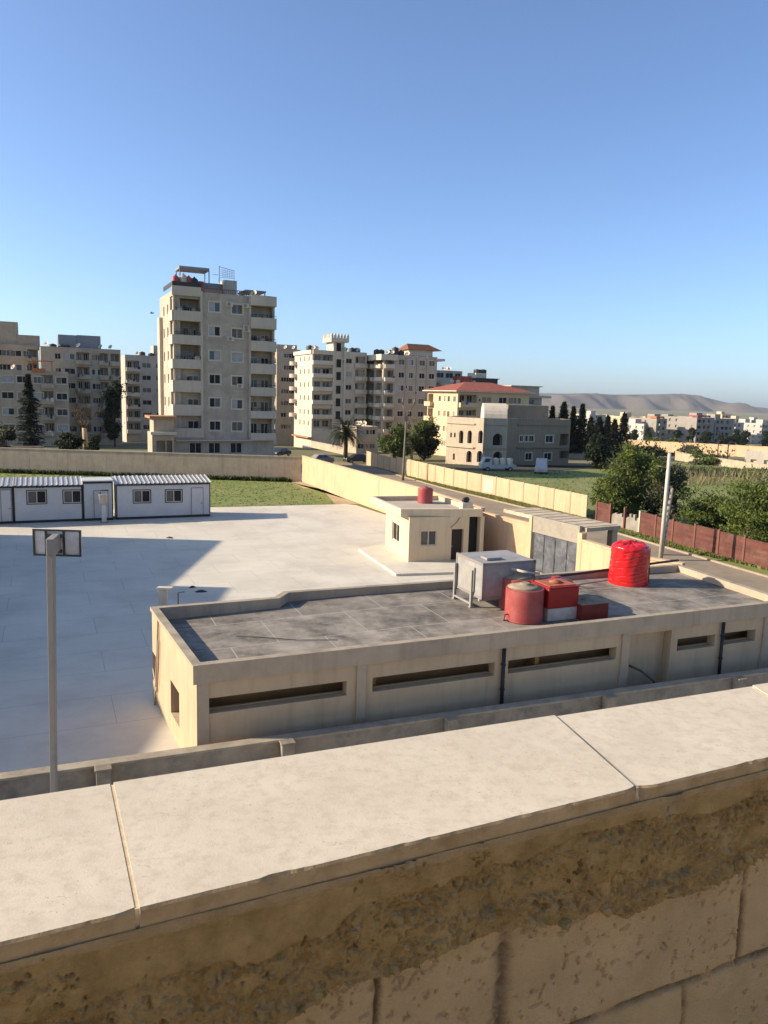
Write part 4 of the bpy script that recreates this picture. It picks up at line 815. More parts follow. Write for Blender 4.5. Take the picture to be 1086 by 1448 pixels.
# ------------------------------------------------------------------ white cabins
cabin_w = mat('cabin_white', (0.58, 0.57, 0.54), (0.50, 0.49, 0.47), 0.5, 0.5, stain=(0.40, 0.39, 0.38), stain_scale=0.6, stain_amt=0.35)
cabin_trim = mat('cabin_trim', (0.035, 0.035, 0.035), None, 3, 0.5)
tin = mat('corrugated_tin', (0.52, 0.50, 0.45), (0.36, 0.345, 0.31), 0.8, 0.4, stain=(0.30, 0.27, 0.24), stain_scale=0.9, stain_amt=0.35, metal=0.3)
CB0 = G(0, 741.5)[:2]; CB1 = G(298, 730.5)[:2]; _L = math.hypot(CB1[0] - CB0[0], CB1[1] - CB0[1]); CD = ((CB1[0] - CB0[0]) / _L, (CB1[1] - CB0[1]) / _L)
def cs(px, py=736): return hit(px, py, CB0, CD)[0]
def cabin(label, pxa, pxb, wins, doors, hz=2.72, roof=True, deep=2.5):
    a, c = cs(pxa), cs(pxb); o = (CB0[0] + CD[0] * a, CB0[1] + CD[1] * a); W = c - a; e = (-CD[1], CD[0]); t = thing('portable_cabin', label, 'cabin', (*o, 0), 'white portable cabins by the yard')
    ops = {1: []}; z0 = 0.22; pl = []
    pts = rect_pts(o, W, deep, CD)
    for (x0, x1, y0, y1) in wins:
        s0, za = hit(x0, y1, o, CD); s1, zb = hit(x1, y0, o, CD); ops[1].append((s0, s1, za, zb, 0.07, False)); pl.append((1, s0, s1, za, zb, 0.07, 'dark+curtain', True))
    b = MB(); P, d, L_ = edge(pts, 1); 
    for i in range(4): Pi, di, Li = edge(pts, i); facade(b, Pi, di, Li, z0, hz, ops.get(i, []))
    b.add([(*p, hz) for p in pts], [(0, 1, 2, 3)]); b.build('wall', cabin_w, t); put(t, pts, pl)
    b = MB(); b.obox(o, CD, 0.0, W, 0.05, deep - .05, 0.03, z0 - .002); b.build('base_frame', cabin_trim, t)
    b = MB()
    for x in (0.0, W - .07): b.obox(o, CD, x, x + .07, -0.02, -0.003, z0, hz)
    b.obox(o, CD, 0, W, -0.12, 0.0, hz + .003, hz + .16); b.build('trim', cabin_trim, t)
    for (x0, x1, y0, y1) in wins:
        s0, za = hit(x0, y1, o, CD); s1, zb = hit(x1, y0, o, CD); surround(o, CD, s0, s1, za, zb, .06, .03, rust, t)
    for (x0, x1, y0) in doors:
        s0 = hit(x0, y0, o, CD)[0]; s1, zb = hit(x1, y0, o, CD); b = MB(); b.obox(o, CD, s0, s1, -0.035, -0.004, z0 + .04, zb); dr = b.build('door', cabin_w, t)
        b = MB()
        for q in ((s0 - .05, s0, z0, zb + .05), (s1, s1 + .05, z0, zb + .05), (s0, s1, zb + .002, zb + .05)): b.obox(o, CD, q[0], q[1], -0.045, -0.003, q[2], q[3])
        b.build('frame', steel, dr); b = MB(); b.obox(o, CD, s1 - .16, s1 - .06, -0.08, -0.036, 1.15, 1.2); b.build('handle', rust, dr)
    if not roof: b = MB(); b.obox(o, CD, -.05, W + .05, -.12, deep + .1, hz + .163, hz + .24); b.build('flat_roof', cabin_w, t)
    if roof:                                       # corrugated lean-to sheet rising to the back
        b = MB(); n = int(W / 0.33); vs = []; z1, z2 = hz + .17, hz + 0.5
        prof = []
        for k in range(n):
            x = -0.12 + (W + .24) * k / n; wd = (W + .24) / n; prof += [(x, 0), (x + wd * .62, 0), (x + wd * .70, 0.05), (x + wd * .9, .05)]
        prof.append((W + .12, 0))
        q = lambda s_, y, z: (o[0] + CD[0] * s_ + e[0] * y, o[1] + CD[1] * s_ + e[1] * y, z)
        m_ = len(prof); vs = [q(x, -0.2, z1 + z) for x, z in prof] + [q(x, deep + .15, z2 + z) for x, z in prof] + [q(x, -0.2, z1 + z - .02) for x, z in prof] + [q(x, deep + .15, z2 + z - .02) for x, z in prof]
        b.add(vs, [(i, i + 1, m_ + i + 1, m_ + i) for i in range(m_ - 1)] + [(2 * m_ + i, 3 * m_ + i, 3 * m_ + i + 1, 2 * m_ + i + 1) for i in range(m_ - 1)] + [(i, 2 * m_ + i, 2 * m_ + i + 1, i + 1) for i in range(m_ - 1)])
        b.build('tin_roof', tin, t)
        b = MB(); 
        for x in (0.0, W): b.add([q(x, 0, hz), q(x, deep, hz), q(x, deep, z2 - .03), q(x, 0, z1 - .03)], [(0, 1, 2, 3)])
        b.add([q(0, deep, hz), q(W, deep, hz), q(W, deep, z2 - .03), q(0, deep, z2 - .03)], [(0, 1, 2, 3)]); b.build('gable', cabin_w, t)
    return t, o, W
cabin('white cabin with one door, cut by the left edge of the view', -70, 19.5, [(-50, -25, 694, 714)], [(1, 14.5, 693)])
t, o, W = cabin('white cabin with two windows, left of the narrow toilet cabin', 20.5, 117.5, [(39, 65, 693.5, 712.5), (90, 114.5, 693, 711.5)], [])
b = MB()
for k in range(3): s_, z = hit(51 + 4 * k, 689.3, o, CD); b.obox(o, CD, s_, s_ + .13, -0.012, -0.004, z - .05, z + .06)
b.build('stencil_mark', cabin_trim, t)
cabin('narrow white toilet cabin between two longer cabins', 118.5, 160.5, [], [(133, 152, 694)], 2.95, False, 2.2)
cabin('white cabin with two windows and a door at its right end', 165, 297.5, [(189, 212.5, 693, 711), (234.5, 257, 692.5, 710)], [(271, 286.5, 690)])
# white cabinet post standing in front of the narrow cabin
s_ = cs(146); o = (CB0[0] + CD[0] * s_ + CD[1] * 1.0, CB0[1] + CD[1] * s_ - CD[0] * 1.0)
t = thing('standing_locker', 'slim white standing post with a box top before the toilet cabin', 'post', (*o, 0))
b = MB(); b.obox(o, CD, -.17, .17, -.15, .15, .06, 1.4); b.build('post', cabin_w, t, .02); b = MB(); b.obox(o, CD, -.32, .3, -.12, .2, 1.403, 2.2); b.build('box', mat('bleached_box', (0.55, 0.50, 0.45), (0.38, 0.33, 0.29), 3, 0.7), t, .02); b = MB(); b.obox(o, CD, -.3, .35, -.3, .3, 0, .06); b.build('foot', concrete, t)
b = MB(); b.tube([(o[0] - .25, o[1], 2.2), (o[0] - .25, o[1], 2.5), (o[0] + .35, o[1] + .1, 2.52)], .05, 6); b.build('lamp_arm', rust, t)

# ------------------------------------------------------------------ guard house
def guard():
    c0, cl, cr = G(577, 798)[:2], G(545, 772)[:2], G(661, 795.5)[:2]
    d = ((cr[0] - c0[0]), (cr[1] - c0[1])); L_ = math.hypot(*d); d = (d[0] / L_, d[1] / L_); e = (-d[1], d[0]); dep = 5.6
    pts = [(c0[0] + e[0] * dep, c0[1] + e[1] * dep), c0, cr, (cr[0] + e[0] * dep, cr[1] + e[1] * dep)]
    t = thing('guard_house', 'small cream guard house with a flat overhanging roof and one red tank', 'building', (*c0, 0)); ops = {}; wins = []
    zs = A(577, 731.5, c0[1])[2]
    s0, za = hit(594, 772, c0, d); s1, zb = hit(618, 750, c0, d); ops[1] = [(s0, s1, za, zb, .12, False)]; wins.append((1, s0, s1, za, zb, .12, 'glass+curtain', True))
    q0, zq = hit(637, 796, c0, d); q1, zr = hit(656, 748, c0, d); ops[1].append((q0, q1, 0.16, zr, .35, True))
    P, dl, Ll = edge(pts, 0); s0, za = hit(554, 762, P, dl); s1, zb = hit(565, 743, P, dl); ops[0] = [(s0, s1, za, zb, .14, False)]; wins.append((0, s0, s1, za, zb, .14, 'dark', True))
    b = MB()
    for i in range(4): Pi, di, Li = edge(pts, i); facade(b, Pi, di, Li, 0.15, zs, ops.get(i, []))
    b.build('wall', cream, t); put(t, pts, wins)
    b = MB(); b.obox(c0, d, q0 + .02, q1 - .02, .3, .345, .17, zr - .02); dr = b.build('door', mat('dark_door', (0.035, 0.025, 0.02), None, 2, .6), t); b = MB(); b.obox(c0, d, q0 + .1, q0 + .2, .26, .298, 1.0, 1.06); b.build('handle', steel, dr)
    Wd = L_; z1 = zs + .002; z2 = zs + .48
    RP = [G(524, 701.5, z2)[:2], G(567, 720, z2)[:2], G(683, 720, z2)[:2], G(622, 700.5, z2)[:2]]
    b = MB(); ins = inset(RP, .22); n = 4
    for i in range(4):
        j = (i + 1) % 4; b.quad((*RP[i], z1), (*RP[j], z1), (*RP[j], z2), (*RP[i], z2)); b.quad((*RP[i], z2), (*RP[j], z2), (*ins[j], z2), (*ins[i], z2)); b.quad((*ins[i], z2 - .3), (*ins[i], z2), (*ins[j], z2), (*ins[j], z2 - .3))
    b.add([(*p, z1) for p in RP], [(3, 2, 1, 0)]); b.build('roof_slab', cream, t)
    b = MB(); b.add([(*p, z2 - .3) for p in ins], [(0, 1, 2, 3)]); b.build('roof_screed', mat('pale_screed', (0.46, 0.42, 0.37), (0.36, 0.33, 0.295), 0.8, .9, .3), t)
    b = MB(); b.obox(c0, d, Wd + .15, Wd + .75, 1.0, 4.0, .15, zs); b.obox(c0, d, Wd + .75, Wd + 1.0, -.05, 4.4, .0, zs); b.build('side_room', cream, t)
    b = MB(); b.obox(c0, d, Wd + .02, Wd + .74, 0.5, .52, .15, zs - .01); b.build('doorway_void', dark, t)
    b = MB(); w0 = hit(652, 735, c0, d); b.tube([(c0[0] + d[0] * (q0 + .5) - e[0] * .03, c0[1] + d[1] * (q0 + .5) - e[1] * .03, zs - .05), (c0[0] + d[0] * (q0 + .25) - e[0] * .03, c0[1] + d[1] * (q0 + .25) - e[1] * .03, zs - .4), (c0[0] + d[0] * (q0 - .1) - e[0] * .03, c0[1] + d[1] * (q0 - .1) - e[1] * .03, zr + .1)], .018, 5); b.build('cable', mat('red_cable', (0.25, 0.06, 0.03)), t)
    # plinth: raised paved step around the house
    b = MB(); pA = G(507, 776, .15)[:2]; pB = G(560, 811.5, .15)[:2]; b.prism([pA, pB, (pB[0] + d[0] * 8.2, pB[1] + d[1] * 8.2), (cr[0] + d[0] * 1.2, cr[1] + 3), (pts[0][0], pts[0][1] + .5)], 0.0, 0.15); b.build('plinth', paving, t)
    # roof tank and bits
    q = G(601, 711, z2 - .3); tank('water_tank', 'faded red tank alone on the guard house roof', (q[0], q[1], z2 - .3), .52, 1.0, red_plastic, None, ribs=6)
    q = G(659, 716, z2); b = MB(); b.obox(q, d, -.35, .35, -.3, .3, z2 - .3, z2 + .25); one(b, 'concrete_stub', castle_m, 'pale concrete stub on the right corner of the guard house roof', 'block')
    b = MB(); r = random.Random(3)
    for k in range(3): b.lathe((q[0] + .08 * k - .1, q[1] + .1 * k, z2 + .253 + .14 * (k == 1) * 0), [(.05, 0), (.2 - .03 * k, .07), (.19 - .02 * k, .2), (.1, .3), (.02, .33)], 9, wob=lambda a, z: .18 * math.sin(3 * a + 9 * z))
    one(b, 'black_bag', black_pipe, 'crumpled black bags on the corner stub of the guard house roof', 'bag')
guard()

# ------------------------------------------------------------------ low building in front, its roof and what stands on it
RZ = 2.84; RT_Z = 2.98; PZ = 3.26
LB = [G(212, 858, PZ)[:2], G(273, 942, PZ)[:2]]
_u = np.array(G(1086, 853, PZ)[:2]) - np.array(LB[1]); LU = tuple(_u / np.linalg.norm(_u)); LV = (-LU[1], LU[0])
def lp(s_, y): return (LB[1][0] + LU[0] * s_ + LV[0] * y, LB[1][1] + LU[1] * s_ + LV[1] * y)
def lq(px, py, z):                                # (along, across) of a point of the photo at height z
    g = G(px, py, z); r = (g[0] - LB[1][0], g[1] - LB[1][1]); return (r[0] * LU[0] + r[1] * LU[1], r[0] * LV[0] + r[1] * LV[1])
def low_building():
    t = thing('utility_building', 'long low beige building with slot windows and a dirty flat roof', 'building', (*LB[1], 0))
    c1 = G(388, 844, PZ)[:2]; c2 = G(401, 836, PZ)[:2]; c3 = G(960, 797.5, PZ)[:2]; c4 = lp(21.7, 0)
    RP = [LB[0], LB[1], c4, c3, c2, c1]
    fz = A(273, 969, LB[1][1])[2]
    ins = inset(RP, .24); ins2 = inset(RP, .1)
    b = MB(); n = len(RP)                          # parapet band
    for i in range(n):
        j = (i + 1) % n; lo = fz if i == 1 else PZ - .12
        b.quad((*RP[i], lo), (*RP[j], lo), (*RP[j], PZ), (*RP[i], PZ)); b.quad((*ins[i], RZ), (*ins[i], PZ - .004), (*ins[j], PZ - .004), (*ins[j], RZ)); b.quad((*RP[i], lo), (*ins2[i], lo), (*ins2[j], lo), (*RP[j], lo))
    b.build('fascia', peach_old, t)
    b = MB()
    for i in range(n):
        j = (i + 1) % n; P, d, L_ = edge(RP, i); b.quad((*RP[i], PZ + .001), (*RP[j], PZ + .001), (*ins[j], PZ + .001), (*ins[i], PZ + .001))
    b.build('coping', concrete, t)
    rz = lambda p: RZ + (RT_Z - RZ) * min(1, max(0, ((p[0] - LB[1][0]) * LU[0] + (p[1] - LB[1][1]) * LU[1]) / 7.0))
    def split(a, c, at=7.0):
        sa, sc_ = [((p[0] - LB[1][0]) * LU[0] + (p[1] - LB[1][1]) * LU[1]) for p in (a, c)]; f = (at - sa) / (sc_ - sa); return (a[0] + (c[0] - a[0]) * f, a[1] + (c[1] - a[1]) * f)
    Fp, Bp = split(ins[1], ins[2]), split(ins[3], ins[4]); b = MB()
    for poly in ([ins[0], ins[1], Fp, Bp, ins[4], ins[5]], [Fp, ins[2], ins[3], Bp]): b.add([(*p, rz(p)) for p in poly], [tuple(range(len(poly)))])
    b.build('roof', roofc, t)
    wp_ = ins2; ops = {}; P, d, L_ = edge(wp_, 1)
    def S(px, py): return hit(px, py, P, d)
    za, zb = S(293, 1010)[1], S(293, 988)[1]
    slots = [(292, 490, 985), (527, 699, 955), (719, 871, 930), (958, 1011, 907), (1021, 1068, 898)]
    sl = [(S(a, y)[0], S(b_, y)[0]) for a, b_, y in slots]
    ops[1] = [(a, c, za, zb, .35, False) for a, c in sl]
    al0, al1 = S(889, 940)[0], S(947, 930)[0]; ops[1].append((al0, al1, 0.02, zb + .35, .35, True))
    P0, d0, L0 = edge(wp_, 0)
    w0, z0_ = hit(241.5, 990, P0, d0); w1, _ = hit(253.5, 990, P0, d0); zw1 = hit(242, 962, P0, d0)[1]; zw0 = hit(242, 1008, P0, d0)[1]
    ops[0] = [(w0, w1, zw0, zw1, .35, False)]
    v0, v1 = hit(216, 940, P0, d0)[0], hit(221.5, 940, P0, d0)[0]; ops[0].append((v0, v1, hit(217, 962, P0, d0)[1], hit(217, 923, P0, d0)[1], .3, False))
    b = MB()
    for i in range(n): Pi, di, Li = edge(wp_, i); facade(b, Pi, di, Li, 0, fz if i == 1 else PZ - .12, ops.get(i, []))
    b.build('wall', cream if False else mat('low_building_render', (0.52, 0.42, 0.305), (0.46, 0.365, 0.265), 0.7, .88, .1, 30, stain=(0.40, 0.32, 0.22), stain_scale=.6, stain_amt=.3), t)
    # the rooms behind the slots: floor, partitions
    b = MB(); ins3 = inset(RP, .5); b.add([(*p, 0.04) for p in ins3], [tuple(range(n))]); b.add([(*p, RZ - .25) for p in ins3], [tuple(range(n))[::-1]]); b.build('interior', mat('brown_room_floor', (0.34, 0.22, 0.12), None, 1, .9), t)
    b = MB()
    for x in (5.2, 10.9, 16.3): b.obox(LB[1], LU, x, x + .15, .5, 5.4, .05, RZ - .26)
    b.obox(LB[1], LU, .6, 20.8, .95, 1.1, .05, RZ - .26); b.build('partition', mat('brown_room_wall', (0.36, 0.22, 0.10), (0.27, 0.16, 0.07), .8, .9), t)
    for a, c in sl:
        b = MB(); b.obox(P, d, a, c, 0.28, 0.345, za + .001, za + .04); b.build('slot_sill', mat('brown_sill', (0.42, 0.31, 0.18), None, 3, .7), t)
    for px, py in ((510, 970), (882, 925), (1081, 900)):
        s_ = S(px, py)[0]; b = MB(); b.obox(P, d, s_ - .14, s_ + .14, -.075, -.003, 0, fz - .002); b.build('pilaster', peach_old, t)
    b = MB(); b.obox(P, d, 0, .32, -.05, -.003, 0, fz - .002); b.build('pilaster', peach_old, t)
    for px, py in ((709, 950), (1017.5, 910)):
        s_ = S(px, py)[0]; o_ = (P[0] + d[0] * s_ + d[1] * .1, P[1] + d[1] * s_ - d[0] * .1); b = MB(); b.tube([(*o_, 0.05), (*o_, fz - .01)], .06, 8)
        for z in (.5, 1.4, 2.2): b.tube([(*o_, z), (*o_, z + .05)], .08, 8)
        b.build('drainpipe', black_pipe, t)
    def on_left(px, py): 
        s_, z = hit(px, py, P0, d0); return (P0[0] + d0[0] * s_ + d0[1] * .06, P0[1] + d0[1] * s_ - d0[0] * .06, z)
    b = MB(); b.tube([on_left(226, 876), on_left(224.5, 940), on_left(222, 985), on_left(220.5, 1020)], .035, 6); b.tube([on_left(219, 945), on_left(224, 978), on_left(226, 955), on_left(226.5, 905)], .022, 6); b.build('conduit', peach_old, t)
    b = MB(); s_ = S(915, 935); q = lambda x, z, o_=.12: (P[0] + d[0] * x + d[1] * o_, P[1] + d[1] * x - d[0] * o_, z)
    b.tube([q(al0 + .05, 1.55, -.2), q(al0 + .5, 1.35, .05), q(al0 + 1.0, .95, .15), q(al0 + 1.15, .4, .15)], .045, 6); b.build('hose', mat('old_hose', (0.12, 0.095, 0.07), None, 5, .8), t)
low_building()
# retaining kerb wall in front of it, with piers
def low_wall():
    a = np.array(G(0, 1097, 1.25)[:2]); c = np.array(G(1086, 947, 1.25)[:2]); d = c - a; L_ = np.linalg.norm(d); d = tuple(d / L_); a = tuple(a - np.array(d) * 8)
    t = thing('low_wall', 'low weathered concrete wall with piers in front of the long beige building', 'wall', (*a, 0))
    wm = mat('weathered_wall', (0.36, 0.29, 0.20), (0.25, 0.205, 0.15), 1.6, .95, .5, 20, stain=(0.12, 0.10, 0.08), stain_scale=1.3, stain_amt=.6)
    b = MB(); b.obox(a, d, 0, L_ + 24, -.14, .14, 0, 1.18); b.build('wall', wm, t)
    b = MB(); b.obox(a, d, 0, L_ + 24, -.17, .17, 1.182, 1.25); b.build('coping', concrete, t, .015)
    for px, py in ((146, 1085), (406, 1048), (638, 1015), (860, 983), (1043, 957)):
        g = G(px, py, 1.25); s_ = (g[0] - a[0]) * d[0] + (g[1] - a[1]) * d[1]; b = MB(); b.obox(a, d, s_ - .17, s_ + .17, -.45, -.175, 0, 1.21); b.obox(a, d, s_ - .2, s_ + .2, -.48, -.172, 1.213, 1.265); b.build('pier', wm, t, .02)
low_wall()

def roof_things():
    RZ = RT_Z + .003
    # galvanised box on legs
    o = G(681, 848, RZ + .42)[:2]; W = 2.2; z0, z1 = RZ + .42, RZ + 1.72
    W = hit(757, 800, o, LU)[0]; z1 = A(681, 797, o[1])[2]; D_ = 1.9
    t = thing('steel_box', 'white painted steel box on legs standing on the dirty flat roof', 'box', (*o, RZ)); wm = mat('dirty_white_steel', (0.36, 0.345, 0.315), (0.25, 0.24, 0.22), 1.4, .6, stain=(0.20, 0.18, 0.16), stain_scale=1.6, stain_amt=.45, metal=.0)
    b = MB(); b.obox(o, LU, 0, W, 0, D_, z0, z1); b.build('body', wm, t, .02)
    b = MB()
    for x in (0.0, W - .08): 
        for y in ((-.02, D_ - .06) if x == 0 else (-.02,)): b.obox(o, LU, x - .015, x + .085, y, y + .08, z0 - .01, z1 + .012)
    b.obox(o, LU, 0, W, -.02, -.003, z1 - .09, z1 + .012); b.obox(o, LU, 0, W, -.02, -.003, z0, z0 + .08); b.obox(o, LU, -.02, -.003, 0, D_, z1 - .09, z1 + .012); b.obox(o, LU, -.02, -.003, 0, D_, z0, z0 + .08); b.build('edge_angle', steel, t)
    b = MB(); b.obox(o, LU, -.06, -.021, .5, D_ - .5, z0 + .15, z1 - .25); b.build('side_panel', mat('panel_grey', (0.33, 0.33, 0.325), None, 2, .5), t, .01)
    for (x, y) in ((-.12, .55), (-.12, D_ - .12), (W - .1, .0), (W - .1, D_ - .1)):
        b = MB(); b.obox(o, LU, x, x + .09, y, y + .09, RZ, z1 - .35 if x < 0 else z0 - .002); b.obox(o, LU, x - .03, x + .12, y - .03, y + .12, RZ, RZ + .03); b.build('leg', wm, t)
    b = MB(); b.obox(o, LU, -.115, -.035, .64, D_ - .12, RZ + .1, RZ + .16); b.obox(o, LU, 0.0, W - .2, .15, .25, z0 - .1, z0 - .003); b.build('stretcher', wm, t)
    b = MB(); b.obox(o, LU, .35, .95, .35, .8, z1 + .013, z1 + .1); b.build('hatch', wm, t, .015)
    b = MB(); b.obox(o, LU, 1.25, 1.33, -.06, -.021, z0 + .5, z0 + .8); b.build('latch', steel, t)
    def outlet(t, c, r, ang_, h_):
        dx, dy = math.cos(ang_), math.sin(ang_); b = MB(); b.tube([(c[0] + dx * r * .95, c[1] + dy * r * .95, RZ + h_), (c[0] + dx * (r + .12), c[1] + dy * (r + .12), RZ + h_), (c[0] + dx * (r + .16), c[1] + dy * (r + .16), RZ + .05), (c[0] + dx * (r + .16) + .5, c[1] + dy * (r + .16) + .25, RZ + .03)], .022, 6); b.build('outlet_pipe', black_pipe, t)
    lidm = mat('dusty_lid', (0.30, 0.26, 0.20), (0.22, 0.19, 0.15), 3, .9, .3)
    # faded red ribbed tank at the roof edge
    def base(px, py, z=RZ): return G(px, py, z)
    q = base(740, 876); r = 55 / F * q[1] / 2 * 1.0
    z_top = A(740, 825, q[1])[2]; h = z_top - RZ
    outlet(tank('water_tank', 'big faded red ribbed tank at the front edge of the low roof', q, r, h - .12, red_plastic, 'tanks on the low roof', lidm, ribs=18, n=40), q, r, 3.6, .25)
    q2 = (q[0] - .02, q[1] + 1.4, RZ); tank('water_tank', 'faded red tank mostly hidden behind the ribbed one', q2, r * .95, h - .1, red_plastic, 'tanks on the low roof', lidm, ribs=16, n=32)
    p = MB(); zz = RZ + h + .02; p.tube([(q2[0] - .3, q2[1], zz - .1), (q2[0] - .3, q2[1], zz + .18), (q2[0] + .1, q2[1] - .4, zz + .16), (q2[0] + .7, q2[1] - .3, zz + .08)], .05, 8); one(p, 'white_pipe', castle_w, 'bent white pipe lying over the hidden red tank', 'pipe')
    q3 = (q[0] + 1.35, q[1] + 1.5, RZ); tank('water_tank', 'small maroon tank behind the red and white boxes', q3, .62, h - .2, mat('maroon_plastic', (0.22, 0.035, 0.03), None, 2, .45), 'tanks on the low roof', mat('maroon_lid', (0.30, 0.045, 0.035), None, 2, .4), ribs=6, n=28)
    # white box with a red box on it
    a = base(774, 879); zt = A(774, 861.5, a[1])[2]
    Wb = hit(815, 872, a, LU)[0]
    b = MB(); b.obox(a, LU, 0, Wb, 0, 1.0, RZ + .002, zt)
    for k in (.33, .66): b.obox(a, LU, Wb * k - .02, Wb * k + .02, -.012, -.002, RZ + .03, zt - .03)
    one(b, 'white_crate', mat('white_box_paint', (0.58, 0.53, 0.46), (0.40, 0.36, 0.31), 2.0, .6, stain=(0.2, .16, .12), stain_scale=3, stain_amt=.4), 'scuffed white box under the bright red box on the low roof', 'box', bevel=.015)
    redp = mat('bright_red_paint', (0.36, 0.018, 0.014), (0.28, 0.014, 0.012), 2.0, .4, stain=(0.16, .02, .018), stain_scale=1.2, stain_amt=.4)
    zr = A(774, 833, a[1])[2]; t = thing('red_box', 'bright red square cistern stacked on the white box', 'cistern', (*a[:2], zt + .003), 'square cisterns on the low roof')
    b = MB(); b.obox(a, LU, -.03, Wb + .03, -.03, 1.05, zt + .003, zr); b.build('body', redp, t, .04)
    b = MB(); b.obox(a, LU, -.05, Wb + .05, -.05, 1.07, zr + .001, zr + .05); b.build('rim', redp, t, .015)
    b = MB(); b.obox(a, LU, .06, Wb - .06, .06, .95, zr + .051, zr + .075); b.lathe((*(np.array(a[:2]) + np.array(LU) * Wb * .5 + np.array(LV) * .5), zr + .076), [(.22, 0), (.22, .04), (.1, .06), (.04, .1)], 16); b.build('lid', mat('rusty_lid', (0.30, 0.20, 0.12), (0.36, 0.05, 0.03), 3, .8), t)
    a = base(822, 878); Wb = hit(860, 872, a, LU)[0]; zr = A(822, 856, a[1])[2]; t = thing('red_box', 'dark red square cistern with a grey lid, standing low on the roof', 'cistern', (*a[:2], RZ), 'square cisterns on the low roof')
    b = MB(); b.obox(a, LU, 0, Wb, 0, 1.1, RZ + .002, zr); b.build('body', mat('dark_red_paint', (0.20, 0.02, 0.018), (0.13, 0.02, 0.016), 1.5, .45), t, .03)
    b = MB(); b.obox(a, LU, -.02, Wb + .02, -.02, 1.12, zr + .001, zr + .03); b.lathe((*(np.array(a[:2]) + np.array(LU) * Wb * .5 + np.array(LV) * .5), zr + .031), [(.2, 0), (.12, .03), (.03, .12)], 14); b.build('lid', lidm, t)
    # big tank wrapped in glossy red tarpaulin
    q = base(888, 824); r = 56 / F * q[1] / 2; zt = A(888, 769, q[1])[2]; h = zt - RZ; n = 96; rows = 60
    tarp = mat('red_tarpaulin', (0.58, 0.014, 0.016), (0.50, 0.010, 0.012), 1.0, .22, .25, 9, spec=.6)
    t = thing('wrapped_tank', 'big tank wrapped tightly in glossy bright red tarpaulin', 'water tank', (q[0], q[1], RZ), 'tanks on the low roof')
    b = MB(); vs = []
    for j in range(rows + 1):
        v = j / rows; z = v * h
        for i in range(n):
            a_ = 2 * math.pi * i / n; rr = r * (1 - .05 * v)
            f = 0
            for k, (zc, sl_) in enumerate(((.18, .10), (.36, .13), (.54, .12), (.72, .15), (.86, .1))):
                dz = v - (zc + sl_ * math.sin(a_ + .8 + .25 * k)); f -= .010 * math.exp(-(dz / .018) ** 2); f += .007 * math.exp(-((dz - .04) / .03) ** 2)
            f += .012 * math.sin(7 * a_ + 5 * v) + .010 * math.sin(13 * a_ - 9 * v + 1) * v
            if v > .93: rr *= 1 - ((v - .93) / .07) ** 2 * .16
            vs.append((q[0] + (rr + f) * math.cos(a_), q[1] + (rr + f) * math.sin(a_), RZ + z))
    fs = [(j * n + i, j * n + (i + 1) % n, (j + 1) * n + (i + 1) % n, (j + 1) * n + i) for j in range(rows) for i in range(n)]
    b.add(vs, fs, 0, True)
    base_i = len(b.v); ring = [(rows) * n + i for i in range(n)]; vs2 = []
    for k, (fr, dz) in enumerate(((.75, .05), (.5, .02), (.25, .06), (.08, .14))):
        for i in range(n):
            a_ = 2 * math.pi * i / n; rr = r * .8 * fr; vs2.append((q[0] + rr * math.cos(a_), q[1] + rr * math.sin(a_), RZ + h + dz + .05 * math.sin(9 * a_ + k) * fr + .03 * math.sin(17 * a_)))
    b.v += vs2
    prev = ring
    for k in range(4):
        cur = [base_i + k * n + i for i in range(n)]
        for i in range(n): b.f.append([prev[i], prev[(i + 1) % n], cur[(i + 1) % n], cur[i]]); b.m.append(0); b.sm.append(True)
        prev = cur
    b.f.append(prev); b.m.append(0); b.sm.append(False); b.build('tarpaulin', tarp, t)
    b = MB()
    for zc, sl_, k in ((.18, .10, 0), (.36, .13, 1), (.54, .12, 2), (.72, .15, 3)):
        b.tube([(q[0] + (r * (1 - .05 * zc) - .012) * math.cos(a_), q[1] + (r * (1 - .05 * zc) - .012) * math.sin(a_), RZ + h * (zc + sl_ * math.sin(a_ + .8 + .25 * k))) for a_ in [2 * math.pi * i / 48 for i in range(49)]], .007, 5)
    b.build('cord', mat('pale_cord', (0.50, 0.15, 0.13)), t)
    b = MB(); n2 = 20; vs = []
    for j in (0, 1):
        for i in range(n2 + 1):
            a_ = -0.35 + 1.0 * i / n2; rr = r * 1.02 - (.03 if j else 0); vs.append((q[0] + rr * math.cos(a_), q[1] + rr * math.sin(a_), RZ + (.05 if j == 0 else h * .93)))
    b.add(vs, [(i, i + 1, n2 + 2 + i, n2 + 1 + i) for i in range(n2)]); b.build('bare_side', mat('dusty_tank', (0.36, 0.27, 0.17), (0.28, 0.20, 0.13), 2, .8), t)
    # black pipe behind the parapet and a cable on the screed
    b = MB(); e0, e1 = lq(760, 828, RZ), lq(952, 801, RZ); pts = [(*lp(e0[0] + (e1[0] - e0[0]) * k / 6, e0[1] - .25 + (e1[1] - e0[1]) * k / 6), PZ + .06 + .012 * (k % 2)) for k in range(7)]
    b.tube(pts, .055, 8); one(b, 'roof_pipe', black_pipe, 'black pipe lying along the back edge of the low roof', 'pipe')
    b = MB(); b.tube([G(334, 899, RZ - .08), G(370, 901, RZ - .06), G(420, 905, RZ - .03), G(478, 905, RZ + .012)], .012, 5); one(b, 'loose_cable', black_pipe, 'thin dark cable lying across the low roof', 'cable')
roof_things()

